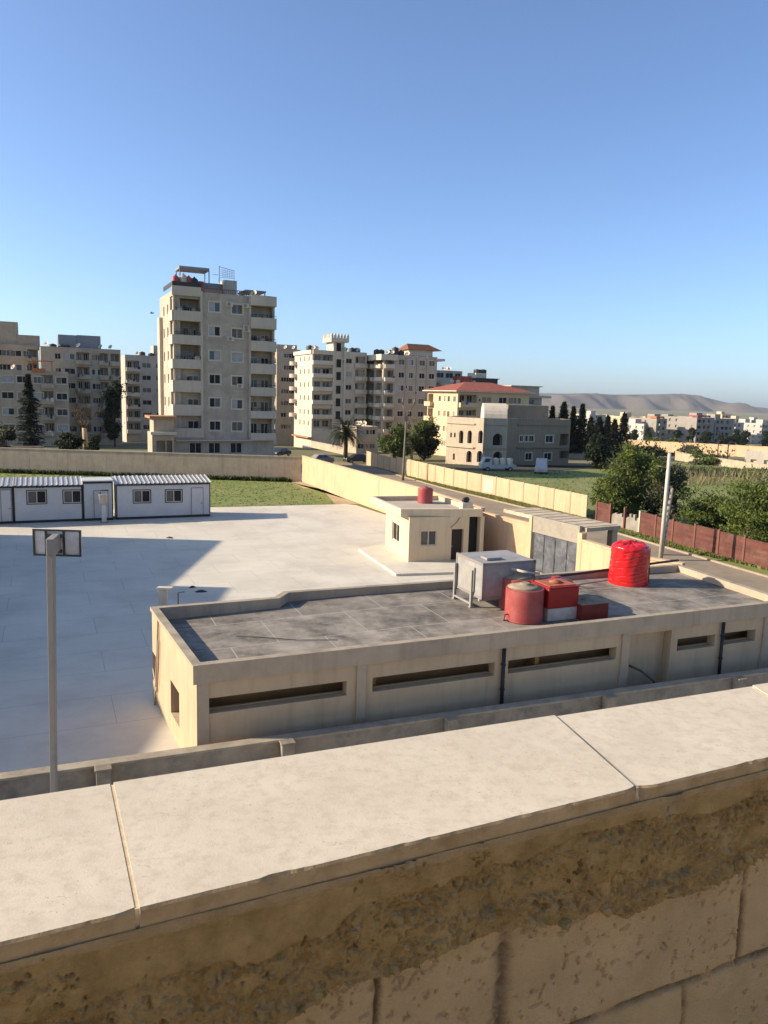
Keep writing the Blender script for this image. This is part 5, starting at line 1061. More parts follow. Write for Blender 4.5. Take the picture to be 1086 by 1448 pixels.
# ------------------------------------------------------------------ posts
def panel_post():
    b0 = (A(75.5, 1118, 16.0)[0], 16.0, 0.0); Y_ = b0[1]; t = thing('panel_post', 'tall square steel post with a framed panel on its top arm', 'post', b0)
    top = A(72, 768, Y_); b = MB(); hw = .115
    zt = top[2]; x0, x1 = b0[0], top[0]
    vs = []
    for (x, z, w_) in ((x0 - .02, 0, .058), (x1, zt, .074)):
        for (dx, dy) in ((-w_, -w_), (w_, -w_), (w_, w_), (-w_, w_)): vs.append((x + dx, Y_ + dy, z))
    b.add(vs, [(0, 1, 5, 4), (1, 2, 6, 5), (2, 3, 7, 6), (3, 0, 4, 7), (4, 5, 6, 7), (3, 2, 1, 0)]); b.build('pole', steel, t, .012)
    b = MB(); pc = A(81, 767.5, Y_ + .62)
    dx = pc[0] - x1
    dd = (dx, .62); L_ = math.hypot(*dd); dd = (dd[0] / L_, dd[1] / L_); b.obox((x1, Y_), dd, -.09, L_ - .05, -.085, .085, zt - .26, zt + .1); b.build('arm', steel, t, .02)
    w_ = 69 / F * (Y_ + .62) / 2; h_ = 39 / F * (Y_ + .62) / 2; yb = Y_ + .62; z = pc[2]
    b = MB(); b.box(pc[0] - w_, pc[0] + w_, yb + .012, yb + .04, z - h_, z + h_); b.build('panel', mat('flaking_panel', (0.74, 0.71, 0.66), (0.60, 0.575, 0.535), 1.6, .7, .2, 12, stain=(0.36, .335, .30), stain_scale=3.0, stain_amt=.6), t)
    b = MB(); f = .035
    for q in ((-w_, w_, -h_, -h_ + f), (-w_, w_, h_ - f, h_), (-w_, -w_ + f, -h_ + f, h_ - f), (w_ - f, w_, -h_ + f, h_ - f), (-.26, -.22, -h_ + f, h_ - f), (.13, .17, -h_ + f, h_ - f)): b.box(pc[0] + q[0], pc[0] + q[1], yb - .03, yb + .01, z + q[2], z + q[3])
    b.box(pc[0] - .2, pc[0] + .12, yb - .06, yb - .031, z + .12, z + .2); b.box(pc[0] - .2, pc[0] + .12, yb - .06, yb - .031, z - .22, z - .14); b.build('frame', mat('black_frame', (0.05, 0.047, 0.043), None, 3, .6), t)
panel_post()
# second hoop post beyond the low building
q = G(231, 868, 0); Y_ = q[1]; t = thing('white_post', 'short white post beyond the left end of the low roof', 'post', (q[0], Y_, 0)); tp = A(231, 830, Y_)
b = MB(); b.box(q[0] - .2, q[0] + .2, Y_ - .12, Y_ + .12, 0, tp[2] - .1); b.build('post', castle_w, t, .02); b = MB(); b.box(q[0] - .25, q[0] + .45, Y_ - .15, Y_ + .15, tp[2] - .098, tp[2]); b.build('cap', castle_w, t, .01)
b = MB(); q = G(252, 868, 0); tp = A(252, 838, q[1]); b.tube([q, tp, (tp[0] + .3, tp[1], tp[2] + .05)], .035, 6); one(b, 'thin_rod', steel, 'thin bent rod standing right of the short white post', 'rod')
for k, (px, py, w_, h_, lb) in enumerate(((272, 831, .25, .2, 'tiny dark scrap on the sunlit paving, left one'), (284, 837, .4, .3, 'dark scrap on the sunlit paving, right one'), (240, 761, .35, .18, 'dark stone alone on the sunlit paving strip'))):
    q = G(px, py); b = MB(); b.lathe((q[0], q[1], 0.012), [(w_ * .6, 0), (w_ * .5, .04), (w_ * .2, .09)], 11, wob=lambda a, z: .3 * math.sin(2 * a + k) + .2 * math.sin(5 * a + 2 * k)); one(b, 'debris_scrap', rust, lb, 'debris', 'scraps on the paving')
# street lamp with a forked head
def lamp():
    Y_ = 95.0; p0 = A(569.5, 686, Y_); t = thing('street_lamp', 'tall forked street lamp behind the sunlit peach wall', 'street lamp', (p0[0], Y_, 0)); j = A(574.5, 590, Y_)
    m = mat('lamp_metal', (0.17, 0.15, 0.12), None, 3, .6)
    b = MB(); b.tube([(p0[0], Y_, 0), (p0[0], Y_, 1.0), (j[0], Y_, j[2])], [.17, .15, .085], 10); b.build('pole', m, t)
    b = MB(); b.box(j[0] - .22, j[0] + .22, Y_ - .15, Y_ + .15, j[2] - .45, j[2] + .1); b.build('junction', m, t)
    for (px, py, tx, ty) in ((569.5, 572, 569.3, 563.5), (586, 572, 586.5, 564)):
        a = A(px, py, Y_); c = A(tx, ty, Y_); b = MB(); b.tube([(j[0], Y_, j[2]), a], .055, 8); ar = b.build('arm', m, t)
        b = MB(); b.tube([a, (c[0], c[1], c[2])], [.12, .09], 8); b.build('lamp_head', m, ar)
lamp()
def utility_pole():
    t0 = G(934, 792); Y_ = t0[1]; tp = A(947, 641, Y_); t = thing('utility_pole', 'leaning white utility pole beyond the right end of the low roof', 'pole', t0); wm = mat('pole_white', (0.56, 0.54, 0.50), (0.46, 0.44, 0.41), 1.5, .7)
    b = MB(); b.tube([t0, tp], [.15, .115], 14); b.build('pole', wm, t)
    b = MB(); d = np.array(tp) - np.array(t0)
    for k in range(10):
        p = np.array(t0) + d * (.18 + .055 * k); b.box(p[0] + .18, p[0] + .30, Y_ - .06, Y_ + .06, p[2], p[2] + .16)
    b.build('step_bracket', wm, t)
    q = A(931.5, 661, Y_); b = MB(); pz = np.array(t0) + d * ((q[2]) / d[2]); b.tube([(pz[0] - .1, Y_, q[2]), (pz[0] - .7, Y_, q[2] + .1)], .03, 5); b.build('bracket', steel, t)
    s0 = G(939.5, 789); s1 = A(951, 690, s0[1] + 1.0); b = MB(); b.tube([(s0[0] + .1, s0[1] + 1.0, 0), s1], [.17, .10], 10)
    one(b, 'wooden_pole', mat('grey_wood', (0.30, 0.26, 0.21), (0.22, 0.19, 0.155), 2, .9), 'shorter grey pole leaning close behind the white utility pole', 'pole')
utility_pole()
q = A(583, 620, 140); b = MB(); zg = ter(140); b.tube([(q[0], 140, zg), (q[0], 140, A(583, 612, 140)[2])], .25, 8); b.tube([(q[0], 140, A(583, 614, 140)[2]), A(590, 610.5, 140)], .08, 6); one(b, 'concrete_pole', castle_w, 'pale stub pole before the dark trees right of the street lamp', 'pole')
b = MB(); q = A(552, 627, 139); b.box(q[0], q[0] + 1.9, 139, 140.4, ter(139) - .2, A(552, 625, 139)[2] + .35); q = A(547, 627, 139)
one(b, 'white_kiosk', castle_w, 'tiny white kiosk under the dark trees by the street', 'kiosk')

# ------------------------------------------------------------------ foreground parapet of the roof we stand on
CZ = 9.5
def fbm(shape, cell, octv, rng, gain=0.55):
    h, w_ = shape; out = np.zeros(shape); amp = 1.0; tot = 0
    for _ in range(octv):
        ny, nx = max(2, int(h / cell) + 3), max(2, int(w_ / cell) + 3); g = rng.rand(ny, nx) * 2 - 1
        y = np.arange(h) / cell; x = np.arange(w_) / cell; iy = y.astype(int); ix = x.astype(int); fy = y - iy; fx = x - ix
        fy = (fy * fy * (3 - 2 * fy))[:, None]; fx = (fx * fx * (3 - 2 * fx))[None, :]
        a = g[iy][:, ix]; b_ = g[iy][:, ix + 1]; c = g[iy + 1][:, ix]; d_ = g[iy + 1][:, ix + 1]
        out += amp * ((a * (1 - fx) + b_ * fx) * (1 - fy) + (c * (1 - fx) + d_ * fx) * fy); tot += amp; amp *= gain; cell = max(1.01, cell / 2)
    return out / tot
def parapet():
    o0, o1 = np.array(G(0, 1132, CZ)[:2]), np.array(G(1086, 966, CZ)[:2]); i0, i1 = np.array(G(0, 1335, CZ)[:2]), np.array(G(1086, 1071, CZ)[:2])
    L_ = np.linalg.norm(i1 - i0); di = (i1 - i0) / L_; do = (o1 - o0) / np.linalg.norm(o1 - o0); nin = np.array([di[1], -di[0]])        # towards us
    t = thing('parapet_wall', 'roof parapet in the foreground, pale marble coping over crumbling concrete', 'parapet', (*i0, 8.2))
    marble = mat('coping_marble', (0.62, 0.53, 0.385), (0.545, 0.46, 0.33), 6.0, .6, .10, 220, stain=(0.44, 0.36, 0.25), stain_scale=30.0, stain_amt=.6, spec=.25)
    nt = marble.node_tree; N = nt.nodes; bs = N['Principled BSDF']                              # small pits and flecks of the stone
    vor = N.new('ShaderNodeTexVoronoi'); vor.inputs['Scale'].default_value = 48; vor.inputs['Randomness'].default_value = 1.0; tc = N.new('ShaderNodeTexCoord')
    mp = N.new('ShaderNodeMapping'); mp.inputs['Rotation'].default_value = (0, 0, R(-22)); mp.inputs['Scale'].default_value = (0.55, 1.6, 1); nt.links.new(tc.outputs['Object'], mp.inputs['Vector'])
    nd = N.new('ShaderNodeTexNoise'); nd.inputs['Scale'].default_value = 90; nt.links.new(tc.outputs['Object'], nd.inputs['Vector'])
    va = N.new('ShaderNodeVectorMath'); va.operation = 'MULTIPLY_ADD'; va.inputs[1].default_value = (.05, .05, .05); nt.links.new(nd.outputs['Color'], va.inputs[0]); nt.links.new(mp.outputs['Vector'], va.inputs[2])
    nt.links.new(va.outputs[0], vor.inputs['Vector'])
    rp = N.new('ShaderNodeValToRGB'); rp.color_ramp.elements[0].position = .05; rp.color_ramp.elements[1].position = .20; rp.color_ramp.elements[0].color = (1, 1, 1, 1); rp.color_ramp.elements[1].color = (0, 0, 0, 1); nt.links.new(vor.outputs['Distance'], rp.inputs['Fac'])
    n5 = N.new('ShaderNodeTexNoise'); n5.inputs['Scale'].default_value = 9; nt.links.new(tc.outputs['Object'], n5.inputs['Vector']); r5 = N.new('ShaderNodeValToRGB'); r5.color_ramp.elements[0].position = .44; r5.color_ramp.elements[1].position = .60; nt.links.new(n5.outputs['Fac'], r5.inputs['Fac'])
    mm = N.new('ShaderNodeMath'); mm.operation = 'MULTIPLY'; nt.links.new(rp.outputs['Color'], mm.inputs[0]); nt.links.new(r5.outputs['Color'], mm.inputs[1])
    m8 = N.new('ShaderNodeMath'); m8.operation = 'MULTIPLY'; m8.inputs[1].default_value = .85; nt.links.new(mm.outputs[0], m8.inputs[0])
    mx = N.new('ShaderNodeMix'); mx.data_type = 'RGBA'; src = bs.inputs['Base Color'].links[0].from_socket; nt.links.new(m8.outputs[0], mx.inputs['Factor']); nt.links.new(src, mx.inputs['A']); mx.inputs['B'].default_value = (0.30, 0.22, 0.14, 1); nt.links.new(mx.outputs['Result'], bs.inputs['Base Color'])
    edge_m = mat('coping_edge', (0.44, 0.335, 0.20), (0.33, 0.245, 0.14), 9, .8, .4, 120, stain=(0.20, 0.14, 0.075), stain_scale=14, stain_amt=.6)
    # slabs between joints
    jo = [-1.6] + [float(np.dot(np.array(G(x, y, CZ)[:2]) - o0, do)) for x, y in ((158, 1108), (780, 1008), (1063, 969.5))] + [3.4]
    ji = [-1.5] + [float(np.dot(np.array(G(x, y, CZ)[:2]) - i0, di)) for x, y in ((194, 1284), (902, 1114))]; ji += [ji[-1] + (ji[2] - ji[1]) * .62, 3.2]
    rng = np.random.RandomState(11); th = .042
    for k in range(4):
        n = max(20, int((ji[k + 1] - ji[k]) / .006)); g = .0035; nz = fbm((3, n + 1), 9, 3, rng, .6); nb = fbm((3, n + 1), 26, 5, rng, .6)
        vs = []; zoff = (.0, .002, -.002, .001)[k]
        for q in range(n + 1):
            f = q / n; s_o = jo[k] + g + (jo[k + 1] - jo[k] - 2 * g) * f; s_i = ji[k] + g + (ji[k + 1] - ji[k] - 2 * g) * f; a = o0 + do * s_o; c = i0 + di * s_i
            chip = max(0, nz[0, q] - .25) * .005 + abs(nz[1, q]) * .0012
            ce = .022 * math.exp(-((s_i - ji[k]) / .03) ** 2) * (k == 2) + .012 * math.exp(-((ji[k + 1] - s_i) / .02) ** 2)
            p_ = c - nin * (chip + ce * .5); p2 = c - nin * (.001 + .004 * abs(nb[0, q])); zb = CZ + zoff - th - .003 + .007 * nb[1, q]
            vs += [(*a, CZ + zoff - th), (*a, CZ + zoff), (*(a * .5 + c * .5), CZ + zoff), (*(p_ - nin * .004), CZ + zoff), (*p_, CZ + zoff - .004 - chip * .5), (*p2, CZ + zoff - .5 * th), (*(c - nin * .0015), zb), (*(c - nin * .1), zb)]
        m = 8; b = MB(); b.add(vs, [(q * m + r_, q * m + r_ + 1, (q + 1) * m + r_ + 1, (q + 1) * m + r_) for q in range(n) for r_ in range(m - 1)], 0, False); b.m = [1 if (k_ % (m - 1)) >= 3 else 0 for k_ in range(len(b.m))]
        b.f += [list(range(m))[::-1], [n * m + r_ for r_ in range(m)]]; b.m += [0, 0]; b.sm += [False, False]
        b.build('coping_slab', [marble, edge_m], t)
    # mortar in the joints
    b = MB()
    for k in (1, 2, 3):
        a = o0 + do * jo[k]; c = i0 + di * ji[k]; dd = (c - a) / np.linalg.norm(c - a); b.obox(tuple(a), tuple(dd), .004, np.linalg.norm(c - a) - .006, -.0034, .0034, CZ - .05, CZ - .001)
    b.build('joint_mortar', mat('joint_mortar', (0.58, 0.49, 0.37), (0.40, 0.33, 0.24), 40, .9), t)
    # rough face: a smooth top coat, crumbling render below it, hollow blocks at the bottom - one height field
    st = .0027; S0, S1 = -0.70, 2.9; Z1, Z0 = CZ - .028, 8.74; ns = int((S1 - S0) / st); nz_ = int((Z1 - Z0) / st)
    rng = np.random.RandomState(5); sh = (nz_, ns); ss = S0 + np.arange(ns) * st; zz = Z0 + np.arange(nz_) * st; SS, ZZ = np.meshgrid(ss, zz)
    base = i0 - nin * .020
    def line(pxs):
        q_ = [hit(x, y, tuple(base), tuple(di)) for x, y in pxs]; return np.interp(ss, [p[0] for p in q_], [p[1] for p in q_])[None, :]
    f1, f2, f3, f4 = fbm(sh, 75, 7, rng), fbm(sh, 28, 6, rng, .62), fbm(sh, 7, 3, rng, .7), fbm(sh, 170, 5, rng, .5)
    ze = line(((-60, 1580), (180, 1530), (330, 1490), (400, 1450), (480, 1390), (543, 1378), (693, 1318), (863, 1296), (993, 1256), (1050, 1225), (1086, 1195), (1150, 1150))) + f1 * .05 + f2 * .035
    zu = line(((-60, 1475), (150, 1405), (300, 1352), (430, 1325), (500, 1280), (600, 1247), (690, 1215), (860, 1160), (1000, 1135), (1086, 1108), (1150, 1085))) + f1 * .03 + f2 * .03
    dist = ZZ - ze; du = ZZ - zu
    m_r = np.clip(dist / .004, 0, 1); m_u = np.clip(du / .003, 0, 1)
    rag = np.exp(-(np.clip(dist, 0, 1) / .06) ** 2) * m_r; rub = np.exp(-((dist - .02) / .05) ** 2); ragu = np.exp(-(np.abs(du + .012) / .03) ** 2) * m_r
    # stones and crumbs bedded in the broken zone: faceted domes
    chips = np.full(sh, -1.0); tone = np.zeros(sh); cand = (rag > .25) | (ragu > .45) | (m_r * (1 - m_u) * (fbm(sh, 60, 3, rng) > .08) > .5)
    ys_, xs_ = np.nonzero(cand); pick = rng.choice(len(ys_), 4200)
    for k in pick:
        cy, cx = ys_[k], xs_[k]; heavy = rag[cy, cx] > .3; r_ = rng.uniform(1.0, 3.2) if rng.rand() < .92 else rng.uniform(3, 7.0 if heavy else 4.5)
        R_ = int(r_ * 1.7) + 1; y0, y1, x0, x1 = max(0, cy - R_), min(nz_, cy + R_ + 1), max(0, cx - R_), min(ns, cx + R_ + 1); yy, xx = np.mgrid[y0:y1, x0:x1]; th_ = rng.uniform(0, 3.14); ca_, sa_ = math.cos(th_), math.sin(th_)
        u = ((xx - cx) * ca_ + (yy - cy) * sa_) / r_; v = (-(xx - cx) * sa_ + (yy - cy) * ca_) / (r_ * rng.uniform(.5, .95)); g1, g2 = rng.uniform(-.35, .35, 2)
        prof = 1 - np.maximum(np.maximum(np.abs(u), np.abs(v)), (np.abs(u) + np.abs(v)) * .72) ** 2.2; hgt = r_ * st * rng.uniform(.65, 1.35)
        val = np.where(prof > 0, hgt * (np.minimum(prof, .75) / .75 * (1 + g1 * u + g2 * v)), -1); sub = chips[y0:y1, x0:x1]; better = val > sub; sub[better] = val[better]; tone[y0:y1, x0:x1][better] = rng.uniform(0, 1)
    flake = (np.clip((f1 + .05) / .02, 0, 1) + np.clip((f1 - .18) / .02, 0, 1) + np.clip((f2 - .12) / .03, 0, 1) + np.clip((f2 + .15) / .03, 0, 1)) * .0045
    rough = .006 + .008 * f4 + .0040 * f2 + .0030 * f3 + flake + .012 * rag * np.maximum(0, f2 + .15) - .012 * np.clip((f3 - .40) / .08, 0, 1) * (f2 > .0) - .004 * ragu
    rough = np.where(chips > -.5, np.maximum(rough, rough * .6 + .002 + np.maximum(chips, 0)), rough)
    smooth = .020 + .005 * f4 + .0007 * f2 + .0005 * f3 - .007 * np.clip((f3 - .47) / .06, 0, 1) * (f2 > .05) - .0025 * np.clip(1 - np.abs(f1 + .02) / .006, 0, 1) * (f4 > 0)
    block = -.006 + .0012 * f1 + .0011 * f3 - .006 * np.clip((f3 - .38) / .06, 0, 1) * (f1 > -.15) + rub * .014 * np.clip(f2 + .05, 0, 1) * (dist < 0)
    vj = [hit(x, y, tuple(base), tuple(di))[0] for x, y in ((535, 1420), (716, 1400), (1052, 1300))]; hj = hit(960, 1399, tuple(base), tuple(di))[1]
    wob = f1 * .02; jm = np.exp(-((ZZ - hj + wob * .6) / .009) ** 2)
    for s_, wd in zip(vj, (.006, .017, .007)): jm = np.maximum(jm, np.exp(-((SS - s_ + wob) / wd) ** 2) * (ZZ > hj - .005))
    for s_ in (vj[1] + .19, vj[2] - .17): jm = np.maximum(jm, np.exp(-((SS - s_ + wob) / .008) ** 2) * (ZZ < hj))
    jm *= np.clip(.75 + f2 * 1.2, 0, 1); block -= jm * (.014 + .005 * f2); block += np.where(chips > -.5, 0, 0)
    lip = np.clip((ZZ - (CZ - .050 + .012 * f1 + .010 * f2)) / .005, 0, 1)                       # bedding mortar under the slabs
    pc = hit(940, 1135, tuple(base), tuple(di)); dab = np.clip(1.15 - np.sqrt(((SS - pc[0] + .02 * f2) / .032) ** 2 + ((ZZ - pc[1] + .02 * f1) / .050) ** 2), 0, 1); dab = np.minimum(1, dab * 4)
    H_ = block * (1 - m_r) + rough * m_r; H_ = H_ * (1 - m_u) + np.maximum(smooth, H_) * m_u; H_ = np.where(lip > .02, np.maximum(H_, .0215 * lip + .003 * f2), H_); H_ = H_ + dab * .005 * (1 + .3 * f2); H_ = np.minimum(H_, .045)
    X = base[0] + di[0] * SS + nin[0] * H_; Y = base[1] + di[1] * SS + nin[1] * H_
    co = np.stack([X - i0[0], Y - i0[1], ZZ - 8.2], -1).reshape(-1, 3)
    idx = np.arange(nz_ * ns).reshape(nz_, ns); q = np.stack([idx[:-1, :-1], idx[:-1, 1:], idx[1:, 1:], idx[1:, :-1]], -1).reshape(-1, 4)
    me = bpy.data.meshes.new('rough_face'); me.vertices.add(len(co)); me.vertices.foreach_set('co', co.ravel()); me.loops.add(q.size); me.loops.foreach_set('vertex_index', q.ravel())
    me.polygons.add(len(q)); me.polygons.foreach_set('loop_start', np.arange(0, q.size, 4)); me.polygons.foreach_set('use_smooth', np.ones(len(q), bool)); me.update(); me.validate()
    at = me.color_attributes.new('layer', 'FLOAT_COLOR', 'POINT')
    lay = np.stack([m_r * (1 - lip), np.clip(jm * (1 - m_r), 0, 1), np.clip(np.maximum(lip * .8, dab), 0, 1), np.where((chips > -.5) & (m_u < .5), .25 + .6 * tone, 0) * np.clip(m_r + .3, 0, 1)], -1).reshape(-1, 4).astype(np.float32); at.data.foreach_set('color', lay.ravel())
    o = bpy.data.objects.new('rough_face', me); COL.objects.link(o); o.parent = t
    m = mat('crumbling_concrete', (0.62, 0.475, 0.28), (0.50, 0.375, 0.215), 7, .95, .8, 160); me.materials.append(m); nt = m.node_tree; N = nt.nodes; bs = N['Principled BSDF']; cur = bs.inputs['Base Color'].links[0].from_socket
    ca = N.new('ShaderNodeVertexColor'); ca.layer_name = 'layer'; sp = N.new('ShaderNodeSeparateColor'); nt.links.new(ca.outputs['Color'], sp.inputs['Color']); tc = N.new('ShaderNodeTexCoord')
    def blend(fac, c1, c2, sc_):
        global _k
        n_ = N.new('ShaderNodeTexNoise'); n_.inputs['Scale'].default_value = sc_; n_.inputs['Detail'].default_value = 9; n_.inputs['Roughness'].default_value = .7; nt.links.new(tc.outputs['Object'], n_.inputs['Vector'])
        r_ = N.new('ShaderNodeValToRGB'); r_.color_ramp.elements[0].position = .34; r_.color_ramp.elements[1].position = .66; r_.color_ramp.elements[0].color = (*c1, 1); r_.color_ramp.elements[1].color = (*c2, 1); nt.links.new(n_.outputs['Fac'], r_.inputs['Fac'])
        x_ = N.new('ShaderNodeMix'); x_.data_type = 'RGBA'; nt.links.new(fac, x_.inputs['Factor']); nt.links.new(blend.cur, x_.inputs['A']); nt.links.new(r_.outputs['Color'], x_.inputs['B']); blend.cur = x_.outputs['Result']
    blend.cur = cur
    blend(sp.outputs['Red'], (0.30, 0.188, 0.064), (0.50, 0.335, 0.13), 14)
    blend(sp.outputs['Green'], (0.13, 0.09, 0.05), (0.25, 0.18, 0.10), 30)
    blend(sp.outputs['Blue'], (0.34, 0.228, 0.10), (0.48, 0.345, 0.175), 16)
    blend(ca.outputs['Alpha'], (0.27, 0.185, 0.075), (0.50, 0.36, 0.165), 40)
    nt.links.new(blend.cur, bs.inputs['Base Color'])
    # the body of the parapet and the terrace behind it
    b = MB(); b.obox(tuple(i0), tuple(di), -6, 9, .075, .40, 0, CZ - th - .012); b.build('core', concrete, t)
    for xa, xb in ((-6, S0 + .004), (S1 - .012, 9)):
        b = MB(); b.obox(tuple(i0), tuple(di), xa, xb, .018, .074, 8.2, CZ - th - .004); b.build('side_face', m, t)
    for sa, sb in ((-6, -1.506), (3.206, 4.3), (4.306, 5.4), (5.406, 9)):
        b = MB(); b.add([(*(i0 + di * sa), CZ - th), (*(i0 + di * sb), CZ - th), (*(o0 + do * (sb * 1.06 - .12)), CZ - th), (*(o0 + do * (sa * 1.06 - .12)), CZ - th), (*(i0 + di * sa), CZ), (*(i0 + di * sb), CZ), (*(o0 + do * (sb * 1.06 - .12)), CZ), (*(o0 + do * (sa * 1.06 - .12)), CZ)], [(0, 3, 2, 1), (4, 5, 6, 7), (0, 1, 5, 4), (1, 2, 6, 5), (2, 3, 7, 6), (3, 0, 4, 7)]); b.build('coping_slab', marble, t, .004)
    return i0, di
PI0, PDI = parapet()
PD = tuple(PDI); b = MB(); b.obox(tuple(PI0), PD, -14, 16, -14, -.03, 8.2, 8.45); struct(b, 'roof_terrace', mat('terrace_screed', (0.46, 0.40, 0.32), (0.38, 0.33, 0.265), 1.0, .9, .3))
b = MB(); b.obox(tuple(PI0), PD, -5, 5, -11, -6.5, 8.45, 11.4); t = thing('bounce_block', 'unseen cream block added behind the viewer to bounce warm light', 'building', (PI0[0], PI0[1] - 5, 8.45)); b.build('wall', cream, t)  # unseen block added to warm the parapet face and screen off blue sky
b = MB(); b.obox(tuple(PI0), PD, -5.2, 5.2, -11.2, -6.3, 11.402, 11.6); b.build('roof', concrete, t)
# the taller school wing to the left, outside the photo, whose shadow lies over the yard
t = thing('school_wing', 'long beige school wing left of the yard, shading it', 'building', (-33, 10, 0)); wp = [(-46, 51.6), (-46, 6), (-33, 6), (-33, 51.6)]
ops = {2: []}; pl = []
for k in range(3):
    for j in range(11): s_ = 2 + j * 3.9; ops[2].append((s_, s_ + 2.2, 1.2 + k * 3.2, 2.8 + k * 3.2, .2, False)); pl.append((2, s_, s_ + 2.2, 1.2 + k * 3.2, 2.8 + k * 3.2, .2, 'glass', True))
shell(t, wp, 0, 10.2, ops, cream, concrete, .6); put(t, wp, pl)
b = MB(); b.box(-41, -33.02, 27, 38.5, 9.6, 11.7); b.box(-41, -33.02, 12, 26.99, 9.6, 12.35); b.build('stair_house', cream, t)

# ------------------------------------------------------------------ trees and plants
bark = mat('bark', (0.10, 0.075, 0.05), (0.06, 0.045, 0.03), 6, .95, .5)
leaf_a = leafmat('leaf_olive', (0.13, 0.16, 0.035), (0.065, 0.09, 0.02)); leaf_b = leafmat('leaf_fresh', (0.17, 0.20, 0.04), (0.09, 0.12, 0.022))
leaf_d = leafmat('leaf_dark', (0.028, 0.042, 0.014), (0.012, 0.02, 0.008)); leaf_c = leafmat('leaf_conifer', (0.030, 0.040, 0.020), (0.012, 0.018, 0.010)); leaf_g = leafmat('leaf_grey', (0.15, 0.145, 0.085), (0.08, 0.08, 0.045)); straw = leafmat('straw', (0.36, 0.28, 0.15), (0.25, 0.19, 0.10))
def leaves(b, r, c, rad, n, size, mi=0, hollow=.45):
    for _ in range(n):
        while True:
            v = Vector((r.uniform(-1, 1), r.uniform(-1, 1), r.uniform(-1, 1)))
            if hollow < v.length <= 1: break
        p = Vector(c) + Vector((v.x * rad[0], v.y * rad[1], v.z * rad[2])); a = Vector((r.gauss(0, 1), r.gauss(0, 1), r.gauss(0, .8))).normalized(); e = a.orthogonal().normalized(); e.rotate(Matrix.Rotation(r.uniform(0, 6.28), 3, a)); f = a.cross(e); s_ = size * r.uniform(.6, 1.4)
        b.add([p - e * s_ * .9, p - f * s_ * .45, p + e * s_, p + f * s_ * .5], [(0, 1, 2, 3)], mi)
def tree(name, label, x, y, z0, h, w_, mats, seed, n=5000, size=.16, clumps=16, trunk=.3, low=.2, group=None, cat='tree', dense=1.0, blobs=None, stems=None):
    r = random.Random(seed); t = thing(name, label, cat, (x, y, z0), group); b = MB(); tips = []
    nst = stems or 1
    for s_ in range(nst):
        bx, by = (x + r.uniform(-.2, .2) * w_, y + r.uniform(-.2, .2) * w_) if nst > 1 else (x, y); th = h * (low + .25)
        b.tube([(bx, by, z0 - .1), (bx + r.uniform(-.1, .1), by, z0 + th * .5), (bx + r.uniform(-.2, .2), by + .1, z0 + th)], [trunk * .5, trunk * .4, trunk * .28], 7); tips.append((bx, by, z0 + th))
    cl = []
    for k in range(clumps):
        a = r.uniform(0, 6.28); rr = math.sqrt(r.random()) * w_ * .5 * .78; zz = h * (low + (1 - low) * r.uniform(.08, .92)); sh = 1 - .55 * ((zz / h - low) / (1 - low)) ** 2.0
        cl.append(((x + math.cos(a) * rr * sh, y + math.sin(a) * rr * sh, z0 + zz), w_ * r.uniform(.13, .27) * (.75 + .5 * sh), h * r.uniform(.09, .16)))
    if blobs: cl += blobs
    for c, cr, ch in cl:
        tp = r.choice(tips); b.tube([tp, ((tp[0] + c[0]) / 2, (tp[1] + c[1]) / 2, (tp[2] + c[2]) / 2 + .1 * h * r.uniform(-.3, .6)), c], [trunk * .22, trunk * .14, .02], 5)
    b.build('trunk', bark, t); lf = MB(); per = int(n / len(cl))
    for c, cr, ch in cl:
        mi = r.randrange(len(mats)); leaves(lf, r, c, (cr, cr, ch), per, size, mi, .3)
        leaves(lf, r, c, (cr * 1.35, cr * 1.35, ch * 1.3), per // 6, size * .8, mi, .6)
        for _ in range(5):
            d_ = Vector((r.gauss(0, .7), r.gauss(0, .7), r.uniform(.1, 1.2))).normalized(); L_ = max(cr, ch) * r.uniform(1.2, 2.0)
            for q_ in range(max(3, per // 45)): u = r.uniform(.5, 1); leaves(lf, r, Vector(c) + d_ * L_ * u, (size * .9,) * 3, 1, size * .8, mi, .1)
    lf.build('crown', mats, t); return t
def conifer(name, label, x, y, z0, h, w_, seed, n=3800, size=.22, group=None, m=leaf_c):
    r = random.Random(seed); t = thing(name, label, 'tree', (x, y, z0), group); b = MB(); b.tube([(x, y, z0 - .2), (x, y, z0 + h * .5), (x, y, z0 + h * .97)], [w_ * .05, w_ * .035, .03], 7)
    lf = MB(); lev = 26
    for k in range(lev):
        f = k / lev; zz = z0 + h * (.08 + .9 * f); rad = w_ * .5 * (1 - f) ** .8 * r.uniform(.55, 1.2) * min(1, .5 + f * 4) + .12
        nb = 7 if f < .7 else 5
        for j in range(nb):
            a = 6.28 * j / nb + k * .7 + r.uniform(-.3, .3); L_ = rad * r.uniform(.65, 1.15); tip = (x + math.cos(a) * L_, y + math.sin(a) * L_, zz - L_ * r.uniform(.05, .35) + .25 * (1 - f)); b.tube([(x, y, zz), tip], [.05, .015], 4)
            for q in range(int(n / lev / nb)):
                u = r.uniform(.15, 1.05); sp = (.12 + .28 * (1 - u)) * rad * .6
                p = Vector((x + (tip[0] - x) * u + r.gauss(0, sp), y + (tip[1] - y) * u + r.gauss(0, sp), zz + (tip[2] - zz) * u + r.gauss(0, .12)))
                d = Vector((tip[0] - x + r.gauss(0, .5), tip[1] - y + r.gauss(0, .5), -.2 * L_ + r.gauss(0, .4))).normalized(); s_ = size * r.uniform(.6, 1.4); e = d.cross(Vector((r.gauss(0, .3), r.gauss(0, .3), 1))).normalized()
                lf.add([p - d * s_, p + e * s_ * .3, p + d * s_, p - e * s_ * .3], [(0, 1, 2, 3)])
    b.build('trunk', bark, t); lf.build('crown', m, t); return t
